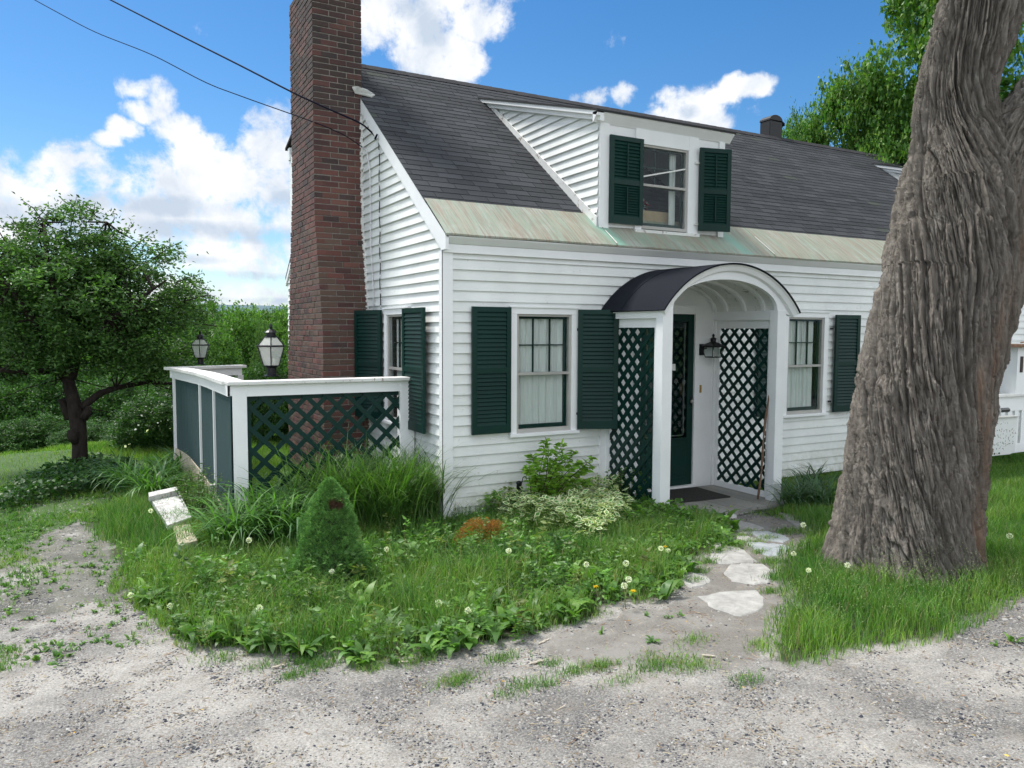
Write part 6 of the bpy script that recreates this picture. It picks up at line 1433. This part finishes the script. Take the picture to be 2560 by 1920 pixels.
# the board hanging from a pipe
YS=-1.15
sc=lambda x,y:(2056.5+x*.2082,708.5+y*.2082)   # spots read off an enlarged view
S4=[pl(1,YS,*sc(*p_)) for p_ in ((385,945),(680,925),(645,1300),(340,1340))]; L0=pl(1,YS,*sc(250,950)); L1=pl(1,YS,*sc(250,1345))
sg=empty('hanging_board',(0,0,0),'white enamel board with faded lettering hanging from a black pipe by the railing','sign')
mb=MB(); rim=[L0,S4[1],pl(1,YS,*sc(665,1150)),pl(1,YS,*sc(648,1285)),pl(1,YS,*sc(600,1310)),L1]; mb.prism(rim,(0,.03,0)); mb.build('board',paint('chipped_enamel',(.72,.73,.72),.4,(.16,.08,.04),.9,9,False,.63,.3,.85),sg)
mb=MB(); P=[pl(1,YS-.03,*sc(x,y)) for x,y in ((240,948),(690,912),(725,918),(400,948))]; mb.prism([P[0],P[3],P[2],P[1]],(0,.10,0)); mb.build('top_flange',M['flash'],sg)
mb=MB(); a_,b_=pl(1,YS-.04,*sc(200,870)),pl(1,YS-.04,*sc(580,850)); mb.tube([a_,b_],.03,14); mb.build('pipe',M['black'],sg,True)
c_=pl(1,YS-.04,*sc(465,862)); mb=MB(); mb.tube([c_+np.array([0,math.sin(t)*.045,math.cos(t)*.048]) for t in np.linspace(0,6.28,15)],.009,6); mb.tube([c_+np.array([0,0,-.045]),c_+np.array([0,0,-.11])],.009,6); mb.build('ring',M['flash'],sg,True)
mb=MB(); rl=random.Random(8)
for (y,x0,x1,hh) in ((985,470,600,30),(1060,430,625,38),(1120,390,640,42),(1185,370,620,32),(1215,420,600,26),(1245,400,520,24)):
    x=x0
    while x<x1:
        wq=rl.uniform(12,24)
        for k in range(3):
            if rl.random()<.25: continue
            p0=(x+rl.uniform(0,wq),y+rl.uniform(-hh/2,hh/2)); p1=(p0[0]+rl.choice([0,rl.uniform(-wq*.6,wq*.6)]),p0[1]+rl.uniform(-hh*.45,hh*.45))
            A_=pl(1,YS-.001,*sc(*p0)); B2=pl(1,YS-.001,*sc(*p1))
            if np.linalg.norm(A_-B2)>.005: mb.beam(A_,B2,.005,.002,(0,-1,0))
        x+=wq+rl.uniform(5,12)
mb.build('faded_lettering',M['rust'],sg)
for x_,y_ in ((437,1305),(487,1300)):
    c_=pl(1,YS,*sc(x_,y_)); mb=MB(); mb.tube([c_+np.array([0,-.006,0]),c_+np.array([0,.0,0])],.012,10); mb.build('bolt_hole',M['black'],sg)

# ================================================================== WIRES
def wire(pts,r_,label,mat='cable',n=40):
    P=np.array(pts); t=np.linspace(0,1,len(P)); ti=np.linspace(0,1,n); Q=np.stack([np.interp(ti,t,P[:,k]) for k in range(3)],1)
    ker=np.ones(5)/5
    for k in range(3): Q[:,k]=np.convolve(np.pad(Q[:,k],2,'edge'),ker,'valid')
    Q[0]=P[0];Q[-1]=P[-1]
    mb=MB(); mb.tube(list(Q),r_,6); o=mb.build('power_cable',M[mat],None,True); tag(o,label,'cable'); return o
e1=pl(0,GX-.05,815,290); e2=pl(0,GX-.05,783,318)
wire([pt(-150,-200,14.5),pt(100,-72,12.6),pt(235,-2,11.6),pt(400,82,10.4),pt(520,142,9.6),pt(640,204,8.95),pt(720,240,8.9),pt(780,266,8.92),pt(800,283,8.97),pt(812,296,9.02),e1+np.array([-.03,0,-.06]),e1],.011,'thicker black overhead cable ending in a loop at the gable rake',n=80)
wire([pt(-250,-180,15),pt(75,0,13),pt(200,68,12),pt(330,118,11.1),pt(450,182,10.3),pt(560,222,9.7),pt(640,250,9.15),pt(700,272,9.05),pt(745,292,9.15),e2],.007,'thinner black overhead cable reaching the gable beside the chimney',n=80)
mb=MB(); k=0
Z=np.linspace(e1[2],1.95,46)
for i in range(45): mb.tube([(GX-.03,e1[1]+.0+.012*math.sin(i*.7),Z[i]),(GX-.03,e1[1]+.012*math.sin((i+1)*.7),Z[i+1])],.006,5,(.02,.02,.02) if (i%4) else (.7,.7,.7))
tag(mb.build('service_cable',M['attr_matte'],None,True),'black cable with white peeling patches running straight down the gable','cable')
mb=MB(); pts=[e2,pl(0,GX-.03,792,325),pl(0,GX-.03,799,370),pl(0,GX-.03,800,440),pl(0,GX-.03,801,540),pl(0,GX-.03,806,620),pl(0,GX-.03,808,668)]; mb.tube(pts,.007,6); tag(mb.build('service_cable',M['cablew'],None,True),'white painted cable curving down the gable next to the chimney','cable')
